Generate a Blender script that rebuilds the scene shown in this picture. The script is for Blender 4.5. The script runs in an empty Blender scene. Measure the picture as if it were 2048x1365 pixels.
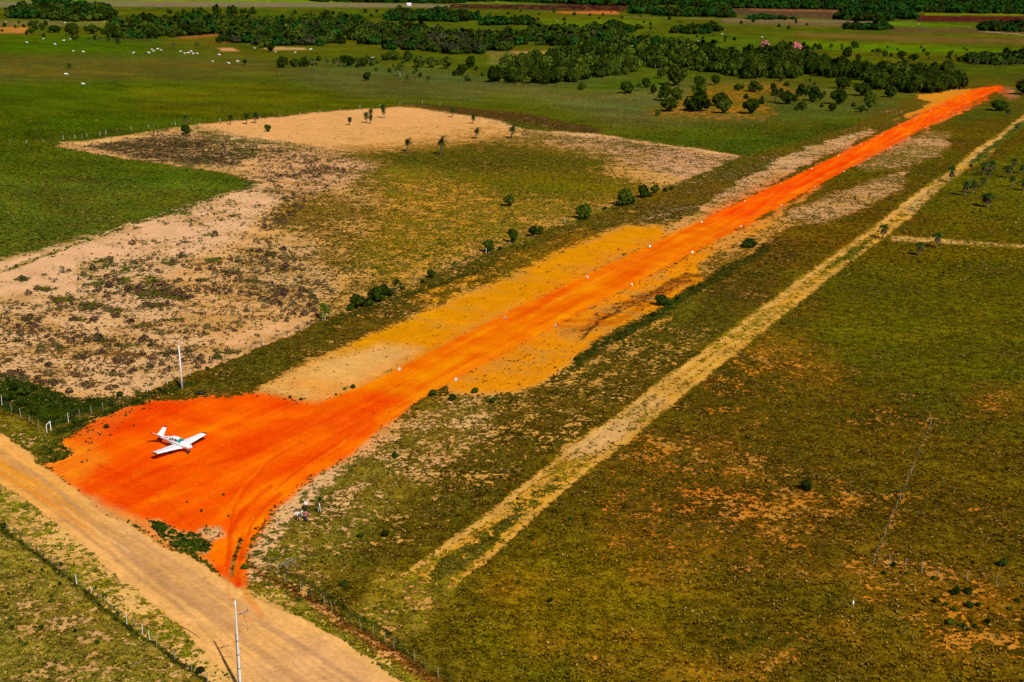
import bpy, math, random, re
import numpy as np
from mathutils import Matrix, Vector

S = bpy.context.scene
COL = S.collection
R_ = math.radians

# ------------------------------------------------------------------ camera, light, exposure
CAM_H, FOC, PITCH, ROLL = 76.0, 2367.5, 0.3037, 0.015
cam = bpy.data.cameras.new("camera")
cam.sensor_width = 36.0
cam.sensor_fit = 'HORIZONTAL'
cam.lens = FOC / 2048 * 36
cam.clip_start = 1.0
cam.clip_end = 60000
camo = bpy.data.objects.new("camera", cam)
COL.objects.link(camo)
camo.matrix_world = (Matrix.Translation((0, 0, CAM_H)) @ Matrix.Rotation(math.pi / 2 - PITCH, 4, 'X')
                     @ Matrix.Rotation(ROLL, 4, 'Z'))
S.camera = camo

SUN_EL, SUN_AZ = R_(44.5), R_(28.2)          # the sun stands behind the camera, to its right
to_sun = Vector((math.sin(SUN_AZ) * math.cos(SUN_EL), -math.cos(SUN_AZ) * math.cos(SUN_EL), math.sin(SUN_EL)))
W = bpy.data.worlds.new("World")
S.world = W
W.use_nodes = True
nt = W.node_tree
sky = nt.nodes.new("ShaderNodeTexSky")
sky.sky_type = 'NISHITA'
sky.sun_disc = False
sky.sun_elevation = SUN_EL
sky.sun_rotation = math.atan2(to_sun.x, to_sun.y)
nt.nodes['Background'].inputs[1].default_value = 0.05
nt.links.new(sky.outputs[0], nt.nodes['Background'].inputs[0])
sun = bpy.data.lights.new("sun", 'SUN')
sun.energy = 5.0
sun.angle = R_(0.53)
sun.color = (1.0, 0.95, 0.86)
suno = bpy.data.objects.new("sun", sun)
COL.objects.link(suno)
suno.rotation_euler = to_sun.to_track_quat('Z', 'Y').to_euler()
suno.location = (60, -100, 150)
S.view_settings.view_transform = 'Standard'
S.view_settings.look = 'None'
S.view_settings.exposure = 0.0
S.view_settings.gamma = 1.0
S.cycles.max_bounces = 4
S.cycles.diffuse_bounces = 2
S.cycles.glossy_bounces = 2
S.cycles.transparent_max_bounces = 4

# ------------------------------------------------------------------ survey plan <-> ground
CP, SP = math.cos(PITCH), math.sin(PITCH)
CR, SR = math.cos(ROLL), math.sin(ROLL)


def at(px, py, z=0.0):
    """survey-plan point -> point of the terrain"""
    X = px - 1024
    Y = py - 682.5
    a = CR * X + SR * Y
    b = -SR * X + CR * Y
    u = -b / FOC
    r = a / FOC
    dy = CP + SP * u
    dz = -SP + CP * u
    t = (z - CAM_H) / dz
    return Vector((r * t, dy * t, z))


def plan(X, Y, Z=0.0):
    """terrain point(s) -> survey plan"""
    Zc = Z - CAM_H
    d = Y * CP - Zc * SP
    u = Y * SP + Zc * CP
    d = np.maximum(d, 1.0)
    x = FOC * X / d
    y = -FOC * u / d
    return 1024 + CR * x - SR * y, 682.5 + SR * x + CR * y


def tall(base, topy):
    p = at(*base)
    lo, hi = 0.0, 60.0
    for _ in range(30):
        m = (lo + hi) / 2
        if plan(p.x, p.y, m)[1] > topy:
            lo = m
        else:
            hi = m
    return m


def mpp(p):
    return (p.y * CP + CAM_H * SP) / FOC


# ------------------------------------------------------------------ numpy noise
rng = np.random.default_rng(7)
TAB = rng.random((256, 256)).astype(np.float32)


def vnoise(x, y, w, seed=0):
    x = x / w + seed * 17.37
    y = y / w + seed * 9.71
    xi = np.floor(x).astype(np.int64)
    yi = np.floor(y).astype(np.int64)
    fx = (x - xi)
    fy = (y - yi)
    fx = fx * fx * (3 - 2 * fx)
    fy = fy * fy * (3 - 2 * fy)
    a = TAB[xi & 255, yi & 255]
    b = TAB[(xi + 1) & 255, yi & 255]
    c = TAB[xi & 255, (yi + 1) & 255]
    d = TAB[(xi + 1) & 255, (yi + 1) & 255]
    return (a * (1 - fx) + b * fx) * (1 - fy) + (c * (1 - fx) + d * fx) * fy


def fb(x, y, w, seed=0, o=3):
    s = 0
    t = 0
    k = 1.0
    for i in range(o):
        s = s + k * vnoise(x * (1 if i % 2 else .8) + y * (.6 if i % 2 == 0 else 0), y, w / 2 ** i, seed + i * 3)
        t += k
        k *= .55
    return s / t


def lin(c):
    c = np.array(c, float) / 255
    return np.where(c <= .04045, c / 12.92, ((c + .055) / 1.055) ** 2.4)


EV = 1.15      # how bright a surface of albedo 1 renders: base colours below are given as seen, /EV


def C(r, g, b):
    return np.clip(lin((r, g, b)) / EV, 0.0008, .9)


# ------------------------------------------------------------------ painting the terrain
def sdist(px, py, poly):
    """signed distance (positive inside)"""
    P = np.array(poly, float)
    n = len(P)
    d2 = np.full(px.shape, 1e18)
    ins = np.zeros(px.shape, bool)
    for i in range(n):
        ax, ay = P[i]
        bx, by = P[(i + 1) % n]
        ex, ey = bx - ax, by - ay
        wx, wy = px - ax, py - ay
        t = np.clip((wx * ex + wy * ey) / (ex * ex + ey * ey + 1e-9), 0, 1)
        dx = wx - t * ex
        dy = wy - t * ey
        d2 = np.minimum(d2, dx * dx + dy * dy)
        if ay != by:
            c = ((ay > py) != (by > py)) & (px < (bx - ax) * (py - ay) / (by - ay) + ax)
            ins ^= c
    d = np.sqrt(d2)
    return np.where(ins, d, -d)


def ldist(px, py, line):
    P = np.array(line, float)
    d2 = np.full(px.shape, 1e18)
    for i in range(len(P) - 1):
        ax, ay = P[i]
        ex, ey = P[i + 1] - P[i]
        wx, wy = px - ax, py - ay
        t = np.clip((wx * ex + wy * ey) / (ex * ex + ey * ey + 1e-9), 0, 1)
        d2 = np.minimum(d2, (wx - t * ex) ** 2 + (wy - t * ey) ** 2)
    return np.sqrt(d2)


ROAD = [(-900, 700), (0, 868), (60, 905), (110, 945), (200, 1020), (330, 1088), (400, 1125), (480, 1178), (560, 1222), (640, 1262), (800, 1365), (1100, 1560),
        (800, 1620), (560, 1460), (470, 1365), (400, 1285), (330, 1222), (230, 1142), (130, 1060), (60, 1008), (0, 975), (-900, 760)]
RUN_L = [(640, 808), (720, 775), (800, 736), (870, 700), (1000, 632), (1110, 580), (1200, 536), (1310, 486), (1420, 433), (1500, 394),
         (1560, 366), (1640, 327), (1720, 288), (1800, 249), (1870, 214), (1930, 187), (1965, 175), (2003, 171)]
RUN_R = [(2004, 177), (1950, 203), (1890, 234), (1840, 261), (1780, 294), (1730, 320), (1650, 364), (1580, 402), (1490, 451), (1385, 507),
         (1300, 552), (1200, 604), (1110, 654), (1000, 712), (910, 760), (830, 806), (760, 856), (700, 910)]
RUNWAY = RUN_L + RUN_R
PAD = [(105, 885), (160, 858), (250, 818), (300, 803), (400, 795), (520, 786), (600, 803), (640, 808), (720, 775), (830, 806), (760, 856), (700, 910), (640, 950),
       (545, 1030), (500, 1075), (487, 1110), (486, 1165), (478, 1182), (440, 1150), (385, 1105), (330, 1085), (250, 1045), (200, 1020), (150, 985), (95, 925)]
TRACK_L = [(798, 1152), (866, 1104), (929, 1056), (980, 1022), (1039, 972), (1106, 925), (1124, 892), (1209, 847), (1274, 800), (1324, 757), (1386, 717), (1429, 682),
           (1480, 645), (1536, 605), (1586, 565), (1636, 530), (1686, 495), (1736, 460), (1774, 432), (1824, 392), (1868, 362), (1905, 338), (1940, 306), (1985, 278), (2060, 224)]
TRACK_R = [(2062, 232), (1995, 290), (1975, 318), (1931, 342), (1891, 370), (1861, 397), (1824, 432), (1751, 490), (1711, 517), (1676, 540), (1643, 572), (1598, 606), (1536, 657),
           (1506, 682), (1449, 726), (1356, 800), (1294, 852), (1214, 917), (1164, 955), (1124, 985), (1081, 1022), (1017, 1083), (954, 1136), (905, 1180)]
TRACK = TRACK_L + TRACK_R

TAN = (224, 168, 106)
# plan polygon, vegetation colour, soil colour, vegetation cover, softness, rough edge?
LAY = [
    # far plain, left pasture
    ([(-900, -45), (3200, -45), (3200, 190), (2040, 215), (1500, 330), (1180, 270), (820, 212), (395, 250), (120, 287), (300, 318), (515, 368), (240, 455), (0, 543), (-900, 760)],
     (80, 88, 14), (150, 118, 55), .97, 4, 1),
    ([(-900, 165), (300, 160), (700, 180), (1100, 230), (820, 212), (395, 247), (120, 284), (-900, 320)], (76, 86, 2), None, .98, 14, 1),
    ([(250, 170), (520, 165), (620, 195), (500, 225), (300, 225)], (92, 92, 8), None, None, 25, 1),
    ([(-900, 112), (500, 112), (620, 140), (400, 160), (-900, 168)], (86, 84, 32), None, .93, 12, 1),
    ([(-900, 72), (170, 72), (320, 95), (280, 106), (-900, 100)], (70, 92, 4), None, .99, 5, 1),
    ([(100, 96), (330, 98), (300, 107), (60, 104)], (78, 98, 4), None, .99, 4, 1),
    ([(620, 130), (900, 140), (1000, 170), (960, 200), (700, 190), (560, 150)], (88, 88, 44), None, .95, 20, 1),
    ([(860, 165), (1300, 160), (1700, 185), (1500, 240), (1250, 250), (1100, 205)], (94, 93, 50), (160, 125, 60), .90, 22, 1),
    ([(1100, 180), (1330, 150), (1330, 175), (1180, 185)], (70, 92, 6), None, .99, 14, 1),
    ([(1290, 215), (1520, 205), (1700, 215), (1600, 238), (1320, 240)], (92, 84, 22), (196, 130, 40), .62, 14, 1),
    ([(1420, 165), (1560, 165), (1640, 205), (1760, 225), (1500, 222), (1330, 210)], (98, 88, 16), (190, 125, 35), .62, 14, 1),
    ([(-900, 330), (515, 368), (240, 455), (0, 543), (-900, 760)], (88, 92, 24), (150, 130, 50), .95, 12, 1),
    ([(1190, 270), (1500, 270), (1800, 235), (1700, 262), (1500, 312)], (66, 80, 12), None, .97, 15, 1),
    ([(1520, 190), (1900, 195), (1800, 225), (1560, 240)], (82, 88, 34), None, .97, 16, 1),
    # far bands
    ([(-900, 52), (58, 54), (60, 68), (-900, 68)], (110, 80, 30), (196, 128, 52), .3, 3, 1),
    ([(-900, 40), (60, 42), (200, 46), (200, 52), (-900, 53)], (112, 100, 60), (150, 105, 70), .7, 3, 1),
    ([(130, 43), (215, 42), (225, 52), (150, 54)], (108, 104, 46), None, .95, 3, 1),
    ([(-900, -45), (3200, -45), (3200, 6), (700, 6), (-900, 2)], (96, 118, 20), None, .98, 3, 1),
    ([(270, -2), (680, -2), (700, 6), (290, 6)], (112, 136, 6), None, 1, 1.5, 1),
    ([(-900, 6), (270, 2), (640, 5), (900, 9), (900, 16), (640, 15), (250, 14), (-900, 20)], (112, 108, 78), (165, 140, 120), .6, 2, 1),
    ([(900, 5), (1300, 6), (1300, 24), (900, 17)], (52, 26, 28), (70, 30, 30), .6, 2, 1),
    ([(905, 3), (1000, 4), (1150, 10), (1000, 10), (900, 8)], (96, 108, 40), None, 1, 1.5, 1),
    ([(1085, 24), (1230, 22), (1245, 30), (1130, 28)], (150, 80, 30), (206, 112, 50), .3, 1.2, 1),
    ([(1450, 14), (1680, 17), (1680, 38), (1450, 30)], (80, 62, 44), (120, 80, 66), .7, 2, 1),
    ([(1500, 18), (1680, 22), (1680, 25), (1500, 21)], (120, 56, 40), (165, 100, 76), .4, 1, 1),
    ([(1450, 36), (1750, 40), (1760, 56), (1440, 48)], (104, 90, 60), (130, 104, 84), .7, 3, 1),
    ([(1835, 30), (3200, 42), (3200, 54), (1835, 44)], (76, 26, 26), (96, 36, 34), .7, 1.5, 1),
    ([(1850, 26), (3200, 30), (3200, 41), (1850, 31)], (112, 118, 6), None, 1, 1.5, 1),
    ([(1740, 44), (1840, 46), (1960, 52), (1950, 60), (1800, 54)], (84, 112, 8), None, 1, 2, 1),
    ([(1780, 54), (3200, 66), (3200, 80), (1780, 66)], (94, 78, 44), (120, 86, 62), .75, 4, 1),
    ([(1590, 66), (1780, 72), (1900, 76), (3200, 94), (3200, 102), (1850, 84), (1600, 72)], (108, 86, 46), (170, 108, 62), .72, 6, 1),
    ([(1600, 82), (1850, 92), (2048, 100), (3200, 112), (3200, 124), (1750, 104), (1600, 94)], (88, 112, 4), None, 1, 5, 1),
    ([(1060, 38), (1320, 40), (1260, 60), (1110, 52)], (92, 108, 14), None, 1, 8, 1),
    ([(1230, 66), (1420, 70), (1560, 80), (1500, 100), (1250, 92)], (76, 94, 14), None, 1, 8, 1),
    ([(730, 46), (845, 44), (850, 54), (750, 56)], (110, 104, 34), (170, 110, 60), .75, 2, 1),
    ([(975, 102), (1110, 102), (1050, 118), (985, 130), (975, 122)], (112, 104, 50), None, .9, 4, 1),
    ([(1020, 104), (1105, 103), (1100, 108), (1040, 110)], (150, 125, 60), (190, 150, 90), .4, 2, 1),
    ([(335, 78), (480, 72), (560, 74), (560, 82), (430, 92), (330, 90)], (98, 92, 14), (160, 90, 50), .85, 4, 1),
    ([(350, 75), (430, 69), (450, 71), (370, 78)], (150, 80, 40), (176, 92, 50), .3, 1.5, 1),
    ([(430, 97), (460, 96), (485, 103), (440, 103)], (170, 120, 70), (214, 150, 100), .2, 2, 1),
    ([(520, 94), (610, 95), (612, 101), (540, 100)], (150, 120, 60), (210, 165, 110), .3, 1.5, 1),
    ([(1110, 83), (1165, 82), (1165, 86), (1110, 86)], (200, 170, 110), (220, 190, 130), .2, 1, 1),
    ([(800, 208), (900, 212), (1060, 228), (1210, 262), (1180, 270), (1000, 242)], (72, 56, 26), (190, 140, 86), .86, 3, 1),
    # sandy field and what grows in it
    ([(100, 292), (330, 262), (395, 249), (815, 211), (1000, 240), (1050, 262), (1200, 268), (1490, 313), (1400, 350), (1330, 382), (1100, 460), (980, 507), (640, 645), (420, 737),
      (250, 800), (90, 850), (0, 800), (-900, 800), (-900, 762), (0, 543), (240, 455), (515, 368), (430, 342), (200, 312)],
     (96, 76, 32), TAN, .24, 3, 1),
    ([(392, 250), (640, 226), (815, 212), (1050, 262), (1012, 276), (860, 303), (740, 312), (640, 292), (520, 277), (400, 262)], (150, 105, 50), (228, 166, 100), .05, 2, 1),
    ([(1040, 262), (1190, 270), (1486, 312), (1430, 335), (1370, 356), (1280, 337), (1180, 306), (1060, 282)], (88, 74, 26), (218, 162, 116), .42, 5, 1),
    ([(650, 330), (760, 304), (900, 292), (1050, 283), (1200, 320), (1350, 380), (1100, 475), (960, 525), (820, 590), (700, 630), (600, 590), (560, 480), (600, 400)],
     (116, 98, 22), (210, 150, 48), .62, 60, 1),
    ([(560, 400), (660, 340), (760, 330), (760, 420), (720, 500), (760, 580), (680, 640), (590, 600), (540, 500)], (100, 78, 26), (216, 160, 80), .58, 50, 1),
    ([(700, 312), (1000, 283), (1230, 322), (1180, 350), (900, 350)], (82, 80, 16), (170, 130, 50), .86, 18, 1),
    ([(900, 350), (1180, 340), (1280, 375), (1180, 400), (1000, 390)], (96, 92, 12), (190, 140, 40), .82, 18, 1),
    ([(160, 293), (290, 270), (420, 275), (520, 290), (470, 335), (300, 322)], (74, 58, 32), (212, 160, 108), .66, 8, 1),
    ([(380, 258), (430, 262), (560, 285), (640, 300), (560, 330), (460, 310)], (78, 76, 22), (214, 168, 110), .62, 10, 1),
    ([(520, 290), (700, 310), (760, 330), (680, 380), (560, 400), (500, 350)], (84, 66, 28), (222, 165, 112), .40, 14, 1),
    ([(-100, 548), (240, 455), (520, 370), (560, 400), (470, 480), (330, 545), (100, 605), (-900, 700), (-900, 765)], (84, 92, 30), (230, 178, 130), .14, 12, 1),
    ([(500, 480), (620, 470), (680, 580), (620, 625), (500, 600), (440, 560)], (100, 78, 28), (214, 164, 104), .42, 20, 1),
    ([(-900, 720), (0, 600), (150, 590), (400, 620), (420, 690), (330, 780), (200, 790), (80, 760), (-900, 780)], (100, 74, 36), (224, 174, 118), .33, 16, 1),
    ([(160, 520), (270, 510), (380, 590), (260, 640), (150, 620)], (70, 82, 22), (226, 176, 124), .42, 18, 1),
    ([(390, 735), (520, 690), (640, 642), (610, 630), (480, 672), (410, 712)], (110, 90, 30), (230, 172, 112), .12, 5, 1),
    ([(-900, 745), (30, 750), (70, 765), (150, 800), (250, 796), (150, 845), (90, 862), (0, 830), (-900, 800)], (42, 56, 8), (180, 140, 70), .90, 6, 1),
    # verge between the field fence and the runway
    ([(0, 815), (95, 858), (250, 802), (420, 738), (640, 645), (980, 509), (1100, 462), (1330, 385), (1490, 314), (1700, 255), (1830, 190), (1980, 160), (1760, 270), (1500, 395), (1420, 433), (1310, 486),
      (1000, 632), (800, 736), (640, 808), (520, 785), (400, 793), (300, 800), (160, 858), (105, 885), (100, 935), (0, 868)],
     (88, 75, 16), (206, 152, 70), .84, 3, 1),
    ([(800, 590), (1000, 520), (1180, 450), (1190, 475), (1000, 562), (850, 622)], (107, 80, 14), (214, 145, 32), .66, 8, 1),
    ([(420, 740), (640, 648), (700, 640), (640, 700), (520, 770), (400, 785)], (76, 73, 16), None, .9, 10, 1),
    ([(1330, 395), (1480, 330), (1600, 300), (1500, 372), (1420, 420), (1330, 440), (1260, 450)], (88, 73, 21), (200, 160, 110), .8, 8, 1),
    ([(-300, 790), (0, 830), (90, 865), (100, 900), (60, 900), (0, 862), (-300, 810)], (99, 87, 16), (224, 172, 110), .6, 5, 1),
    # land right of the runway
    ([(478, 1180), (490, 1110), (500, 1070), (545, 1030), (640, 950), (700, 910), (760, 856), (830, 806), (910, 760), (1110, 654), (1385, 507), (1580, 402), (1840, 261), (2004, 172), (3200, 120), (3200, 1700),
      (1200, 1700), (800, 1365), (640, 1262)],
     (92, 76, 10), (188, 118, 32), .94, 3, 1),
    ([(1500, 640), (1760, 480), (2048, 430), (3200, 400), (3200, 900), (1900, 850), (1650, 720)], (90, 82, 7), (120, 100, 40), .95, 40, 1),
    ([(1790, 400), (2048, 300), (3200, 260), (3200, 440), (1900, 460)], (93, 87, 9), (130, 100, 40), .94, 16, 1),
    ([(1000, 1080), (1300, 1000), (1500, 1180), (1300, 1365), (950, 1365)], (105, 85, 7), (190, 120, 30), .90, 60, 1),
    ([(1500, 620), (1640, 590), (1660, 720), (1560, 800), (1440, 760)], (85, 70, 9), (206, 130, 30), .78, 30, 1),
    ([(1130, 940), (1350, 880), (1560, 920), (1640, 1080), (1500, 1160), (1330, 1130)], (93, 73, 9), (204, 118, 34), .80, 50, 1),
    ([(1700, 1090), (1900, 1130), (2048, 1150), (2048, 1365), (1850, 1330), (1700, 1200)], (102, 78, 9), (206, 130, 30), .74, 40, 1),
    ([(830, 800), (1150, 712), (1330, 610), (1480, 520), (1560, 470), (1536, 600), (1400, 690), (1200, 840), (1000, 960), (760, 1160), (560, 1200), (490, 1140), (545, 1030), (700, 910)],
     (88, 73, 14), (214, 158, 72), .78, 8, 1),
    ([(500, 1165), (510, 1090), (560, 1020), (640, 952), (700, 905), (790, 840), (900, 790), (1000, 800), (980, 870), (860, 960), (700, 1100), (620, 1190)],
     (110, 92, 26), (224, 172, 108), .60, 24, 1),
    ([(490, 1160), (488, 1110), (505, 1070), (560, 1020), (640, 950), (760, 858), (800, 850), (680, 960), (580, 1050), (530, 1110), (515, 1160)], (100, 90, 40), (228, 176, 118), .28, 9, 1),
    ([(1420, 560), (1500, 480), (1560, 470), (1600, 500), (1540, 590), (1440, 640), (1380, 640)], (79, 65, 14), (200, 130, 60), .82, 14, 1),
    ([(1540, 445), (1620, 400), (1720, 370), (1820, 338), (1810, 380), (1720, 420), (1640, 450)], (105, 82, 26), (206, 156, 100), .5, 6, 1),
    ([(1680, 330), (1760, 292), (1850, 262), (1905, 263), (1900, 300), (1840, 330), (1740, 345)], (102, 85, 24), (208, 156, 100), .52, 5, 1),
    ([(1890, 150), (2048, 150), (3200, 150), (3200, 260), (2060, 225), (1900, 250), (1990, 190)], (82, 78, 16), (130, 100, 60), .92, 6, 1),
    ([(1990, 172), (2030, 176), (2042, 196), (2020, 200), (2000, 190)], (127, 85, 48), (170, 140, 100), .5, 3, 1),
    ([(760, 1140), (830, 1150), (900, 1180), (860, 1260), (760, 1290), (700, 1230)], (122, 100, 24), (214, 156, 80), .62, 20, 1),
    # golden earth beside the runway
    ([(515, 785), (560, 752), (620, 728), (700, 690), (860, 620), (1000, 560), (1180, 475), (1260, 450), (1330, 452), (1420, 433), (1310, 488), (1110, 583), (1000, 636), (800, 740), (640, 810), (590, 800)],
     (150, 100, 20), (223, 142, 6), .05, 11, 1),
    ([(515, 785), (560, 752), (640, 722), (760, 690), (840, 700), (780, 745), (640, 810), (590, 800)], (120, 88, 30), (230, 172, 92), .13, 14, 1),
    ([(560, 770), (600, 758), (680, 770), (640, 790)], None, (230, 152, 60), None, 22, 1),
    ([(1090, 590), (1180, 550), (1290, 500), (1310, 505), (1200, 560), (1110, 610)], None, (220, 148, 36), None, 10, 0),
    ([(870, 700), (900, 690), (1000, 640), (1060, 610), (1040, 600), (920, 660)], None, (220, 148, 36), None, 12, 0),
    ([(700, 690), (860, 620), (880, 626), (720, 700)], (150, 100, 20), (226, 148, 6), None, 8, 1),
    ([(900, 790), (910, 757), (1000, 712), (1110, 652), (1200, 604), (1385, 507), (1500, 445), (1560, 440), (1520, 490), (1450, 520), (1400, 560), (1330, 610), (1240, 655), (1180, 690), (1150, 720),
      (1100, 755), (1060, 776), (980, 790)], (110, 70, 14), (228, 140, 14), .10, 9, 1),
    ([(1150, 690), (1230, 625), (1330, 585), (1400, 560), (1360, 560), (1260, 595), (1190, 625)], (110, 56, 14), (196, 112, 26), .35, 4, 1),
    ([(1440, 500), (1560, 440), (1600, 440), (1520, 500), (1450, 540), (1400, 560), (1400, 530)], (96, 76, 20), (214, 150, 66), .45, 7, 1),
    ([(1828, 192), (1900, 180), (1960, 178), (1930, 198), (1880, 216), (1850, 226), (1790, 240), (1860, 205), (1830, 196)], (140, 96, 30), (222, 142, 26), .12, 2.5, 1),
    ([(1815, 240), (1880, 210), (1900, 205), (1850, 235)], None, (206, 156, 96), None, 3, 1),
    ([(1840, 262), (1950, 204), (1990, 190), (1960, 210), (1900, 240), (1850, 262)], (100, 76, 30), (214, 146, 60), .25, 3, 1),
    ([(1400, 443), (1405, 412), (1440, 386), (1500, 350), (1620, 292), (1738, 257), (1752, 264), (1700, 292), (1600, 338), (1520, 384), (1430, 430)], (84, 76, 30), (210, 160, 108), .28, 4, 1),
    ([(1330, 452), (1420, 415), (1470, 396), (1440, 425), (1330, 470)], (110, 90, 30), (212, 164, 96), .4, 6, 1),
    ([(1420, 490), (1580, 405), (1640, 372), (1650, 372), (1560, 430), (1440, 500)], (110, 80, 30), (218, 154, 66), .25, 5, 1),
    # runway and pad
    (RUNWAY, (120, 60, 10), (244, 104, 0), .0, 4, 0),
    ([(640, 810), (800, 736), (1000, 632), (1200, 536), (1420, 433), (1560, 366), (1600, 392), (1385, 507), (1110, 654), (830, 806), (700, 910)], None, (238, 127, 0), None, 45, 0),
    ([(1420, 433), (1640, 327), (1800, 249), (2003, 160), (2020, 190), (1840, 261), (1650, 364), (1490, 451)], None, (250, 78, 0), None, 22, 0),
    (PAD, (60, 50, 14), (245, 90, 0), .02, 9, 1),
    ([(120, 885), (150, 860), (300, 803), (400, 795), (520, 786), (600, 803), (500, 830), (300, 850), (200, 880)], None, (244, 85, 0), None, 14, 1),
    ([(140, 960), (300, 930), (480, 910), (620, 880), (600, 960), (400, 1020), (250, 1020)], None, (243, 86, 0), None, 30, 1),
    ([(600, 830), (760, 790), (760, 856), (640, 900), (520, 930), (560, 880)], None, (242, 88, 4), None, 30, 1),
    ([(450, 1010), (560, 960), (700, 900), (640, 950), (545, 1030), (487, 1110), (486, 1165), (450, 1150), (400, 1105)], None, (252, 112, 4), None, 14, 1),
    ([(110, 880), (180, 880), (220, 920), (160, 960), (150, 985), (95, 925)], None, (244, 124, 20), None, 18, 1),
    ([(150, 975), (200, 1000), (300, 1050), (385, 1100), (420, 1130), (385, 1115), (200, 1030)], None, (236, 140, 60), None, 12, 1),
    ([(285, 1040), (310, 1036), (345, 1058), (400, 1065), (425, 1085), (410, 1105), (370, 1100), (320, 1072)], (46, 60, 10), (220, 150, 80), .72, 5, 1),
    ([(395, 1060), (440, 1050), (448, 1070), (420, 1080)], (80, 80, 20), (226, 168, 110), .25, 6, 1),
    ([(160, 860), (250, 816), (270, 820), (215, 865), (190, 880), (130, 880)], (70, 56, 14), (236, 100, 20), .18, 8, 1),
    ([(85, 895), (120, 890), (150, 905), (110, 925), (80, 910)], (58, 60, 12), (232, 150, 60), .66, 6, 1),
    # lower left: verge, field, road
    ([(-900, 760), (0, 972), (60, 1008), (130, 1058), (230, 1140), (330, 1220), (400, 1283), (470, 1365), (560, 1500), (400, 1500), (-900, 1500)],
     (122, 108, 22), (228, 176, 96), .38, 5, 1),
    ([(-900, 860), (0, 1046), (45, 1084), (150, 1168), (270, 1262), (350, 1322), (420, 1372), (520, 1500), (-900, 1700)], (134, 110, 38), (210, 166, 98), .66, 5, 1),
    ([(-100, 1090), (100, 1130), (250, 1260), (380, 1365), (-100, 1365)], (126, 104, 36), (208, 160, 96), .66, 40, 1),
    (ROAD, (120, 90, 30), (236, 174, 98), .0, 4, 1),
    ([(-900, 700), (0, 880), (100, 950), (190, 1030), (230, 1080), (160, 1060), (60, 1000), (0, 965), (-900, 760)], None, (238, 162, 58), None, 22, 0),
    ([(640, 1270), (800, 1375), (1100, 1560), (800, 1620), (560, 1430), (480, 1340), (560, 1300)], None, (232, 172, 108), None, 30, 0),
    ([(482, 1176), (510, 1172), (600, 1190), (700, 1260), (800, 1330), (900, 1400), (1100, 1560), (960, 1480), (800, 1365), (640, 1262), (560, 1222)],
     (132, 112, 30), (222, 176, 90), .70, 4, 1),
    ([(600, 1190), (640, 1215), (760, 1290), (880, 1370), (860, 1375), (730, 1300), (620, 1222)], (120, 70, 24), (216, 150, 78), .5, 8, 1),
    # grass track
    (TRACK, (132, 110, 24), (216, 154, 50), .46, 5, 0),
    ([(1120, 900), (1210, 850), (1300, 790), (1330, 800), (1240, 880), (1150, 930)], None, (214, 164, 100), None, 14, 1),
    ([(1020, 1020), (1050, 995), (1110, 955), (1110, 975), (1060, 1015), (1000, 1060)], (104, 94, 24), None, .6, 10, 1),
    ([(870, 1125), (950, 1070), (1010, 1030), (1040, 1020), (1000, 1070), (950, 1115), (900, 1150), (850, 1165)], (88, 80, 20), None, .82, 6, 1),
    ([(1640, 545), (1700, 500), (1740, 480), (1760, 480), (1700, 520)], (70, 80, 14), None, .75, 6, 1),
    ([(1770, 455), (1830, 405), (1850, 405), (1790, 455)], (90, 96, 30), None, .55, 5, 1),
    ([(1800, 420), (1905, 345), (1925, 345), (1860, 395), (1820, 430)], None, (214, 164, 96), None, 6, 1),
    ([(1925, 330), (1985, 285), (2060, 230), (2070, 236), (1995, 295), (1960, 325)], (72, 84, 14), (200, 156, 90), .85, 2.5, 1),
    ([(1780, 470), (1850, 474), (1950, 484), (2200, 500), (2200, 508), (1950, 494), (1850, 486), (1780, 484)], (96, 90, 24), (214, 164, 84), .35, 3, 1),
]
for _x, _y, _w, _h, _c in ((1330, 1150, 70, 34, .55), (1390, 1090, 50, 20, .7), (1240, 1075, 60, 20, .7), (1560, 1040, 70, 40, .68), (1480, 940, 40, 20, .65), (1420, 900, 60, 24, .7), (1300, 900, 60, 24, .65), (1640, 740, 60, 30, .66),
                           (1560, 700, 60, 30, .62), (1400, 1340, 110, 26, .6), (1200, 1330, 60, 30, .72), (1950, 1290, 90, 40, .6), (1960, 1200, 60, 24, .66), (1740, 1135, 70, 14, .5), (1620, 1150, 60, 20, .7), (1690, 1000, 30, 24, .62),
                           (1540, 1330, 60, 30, .66), (1600, 1010, 50, 30, .64), (1880, 1160, 60, 14, .6), (1260, 1260, 50, 20, .72), (1080, 1290, 60, 30, .72), (1010, 1180, 50, 24, .75), (1710, 1260, 60, 24, .72), (2000, 800, 60, 30, .74)):
    LAY.append(([(_x + _w * math.cos(k * .785), _y + _h * math.sin(k * .785)) for k in range(8)], (118, 86, 12), (198, 128, 38), _c + .06, 30, 1))
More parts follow.
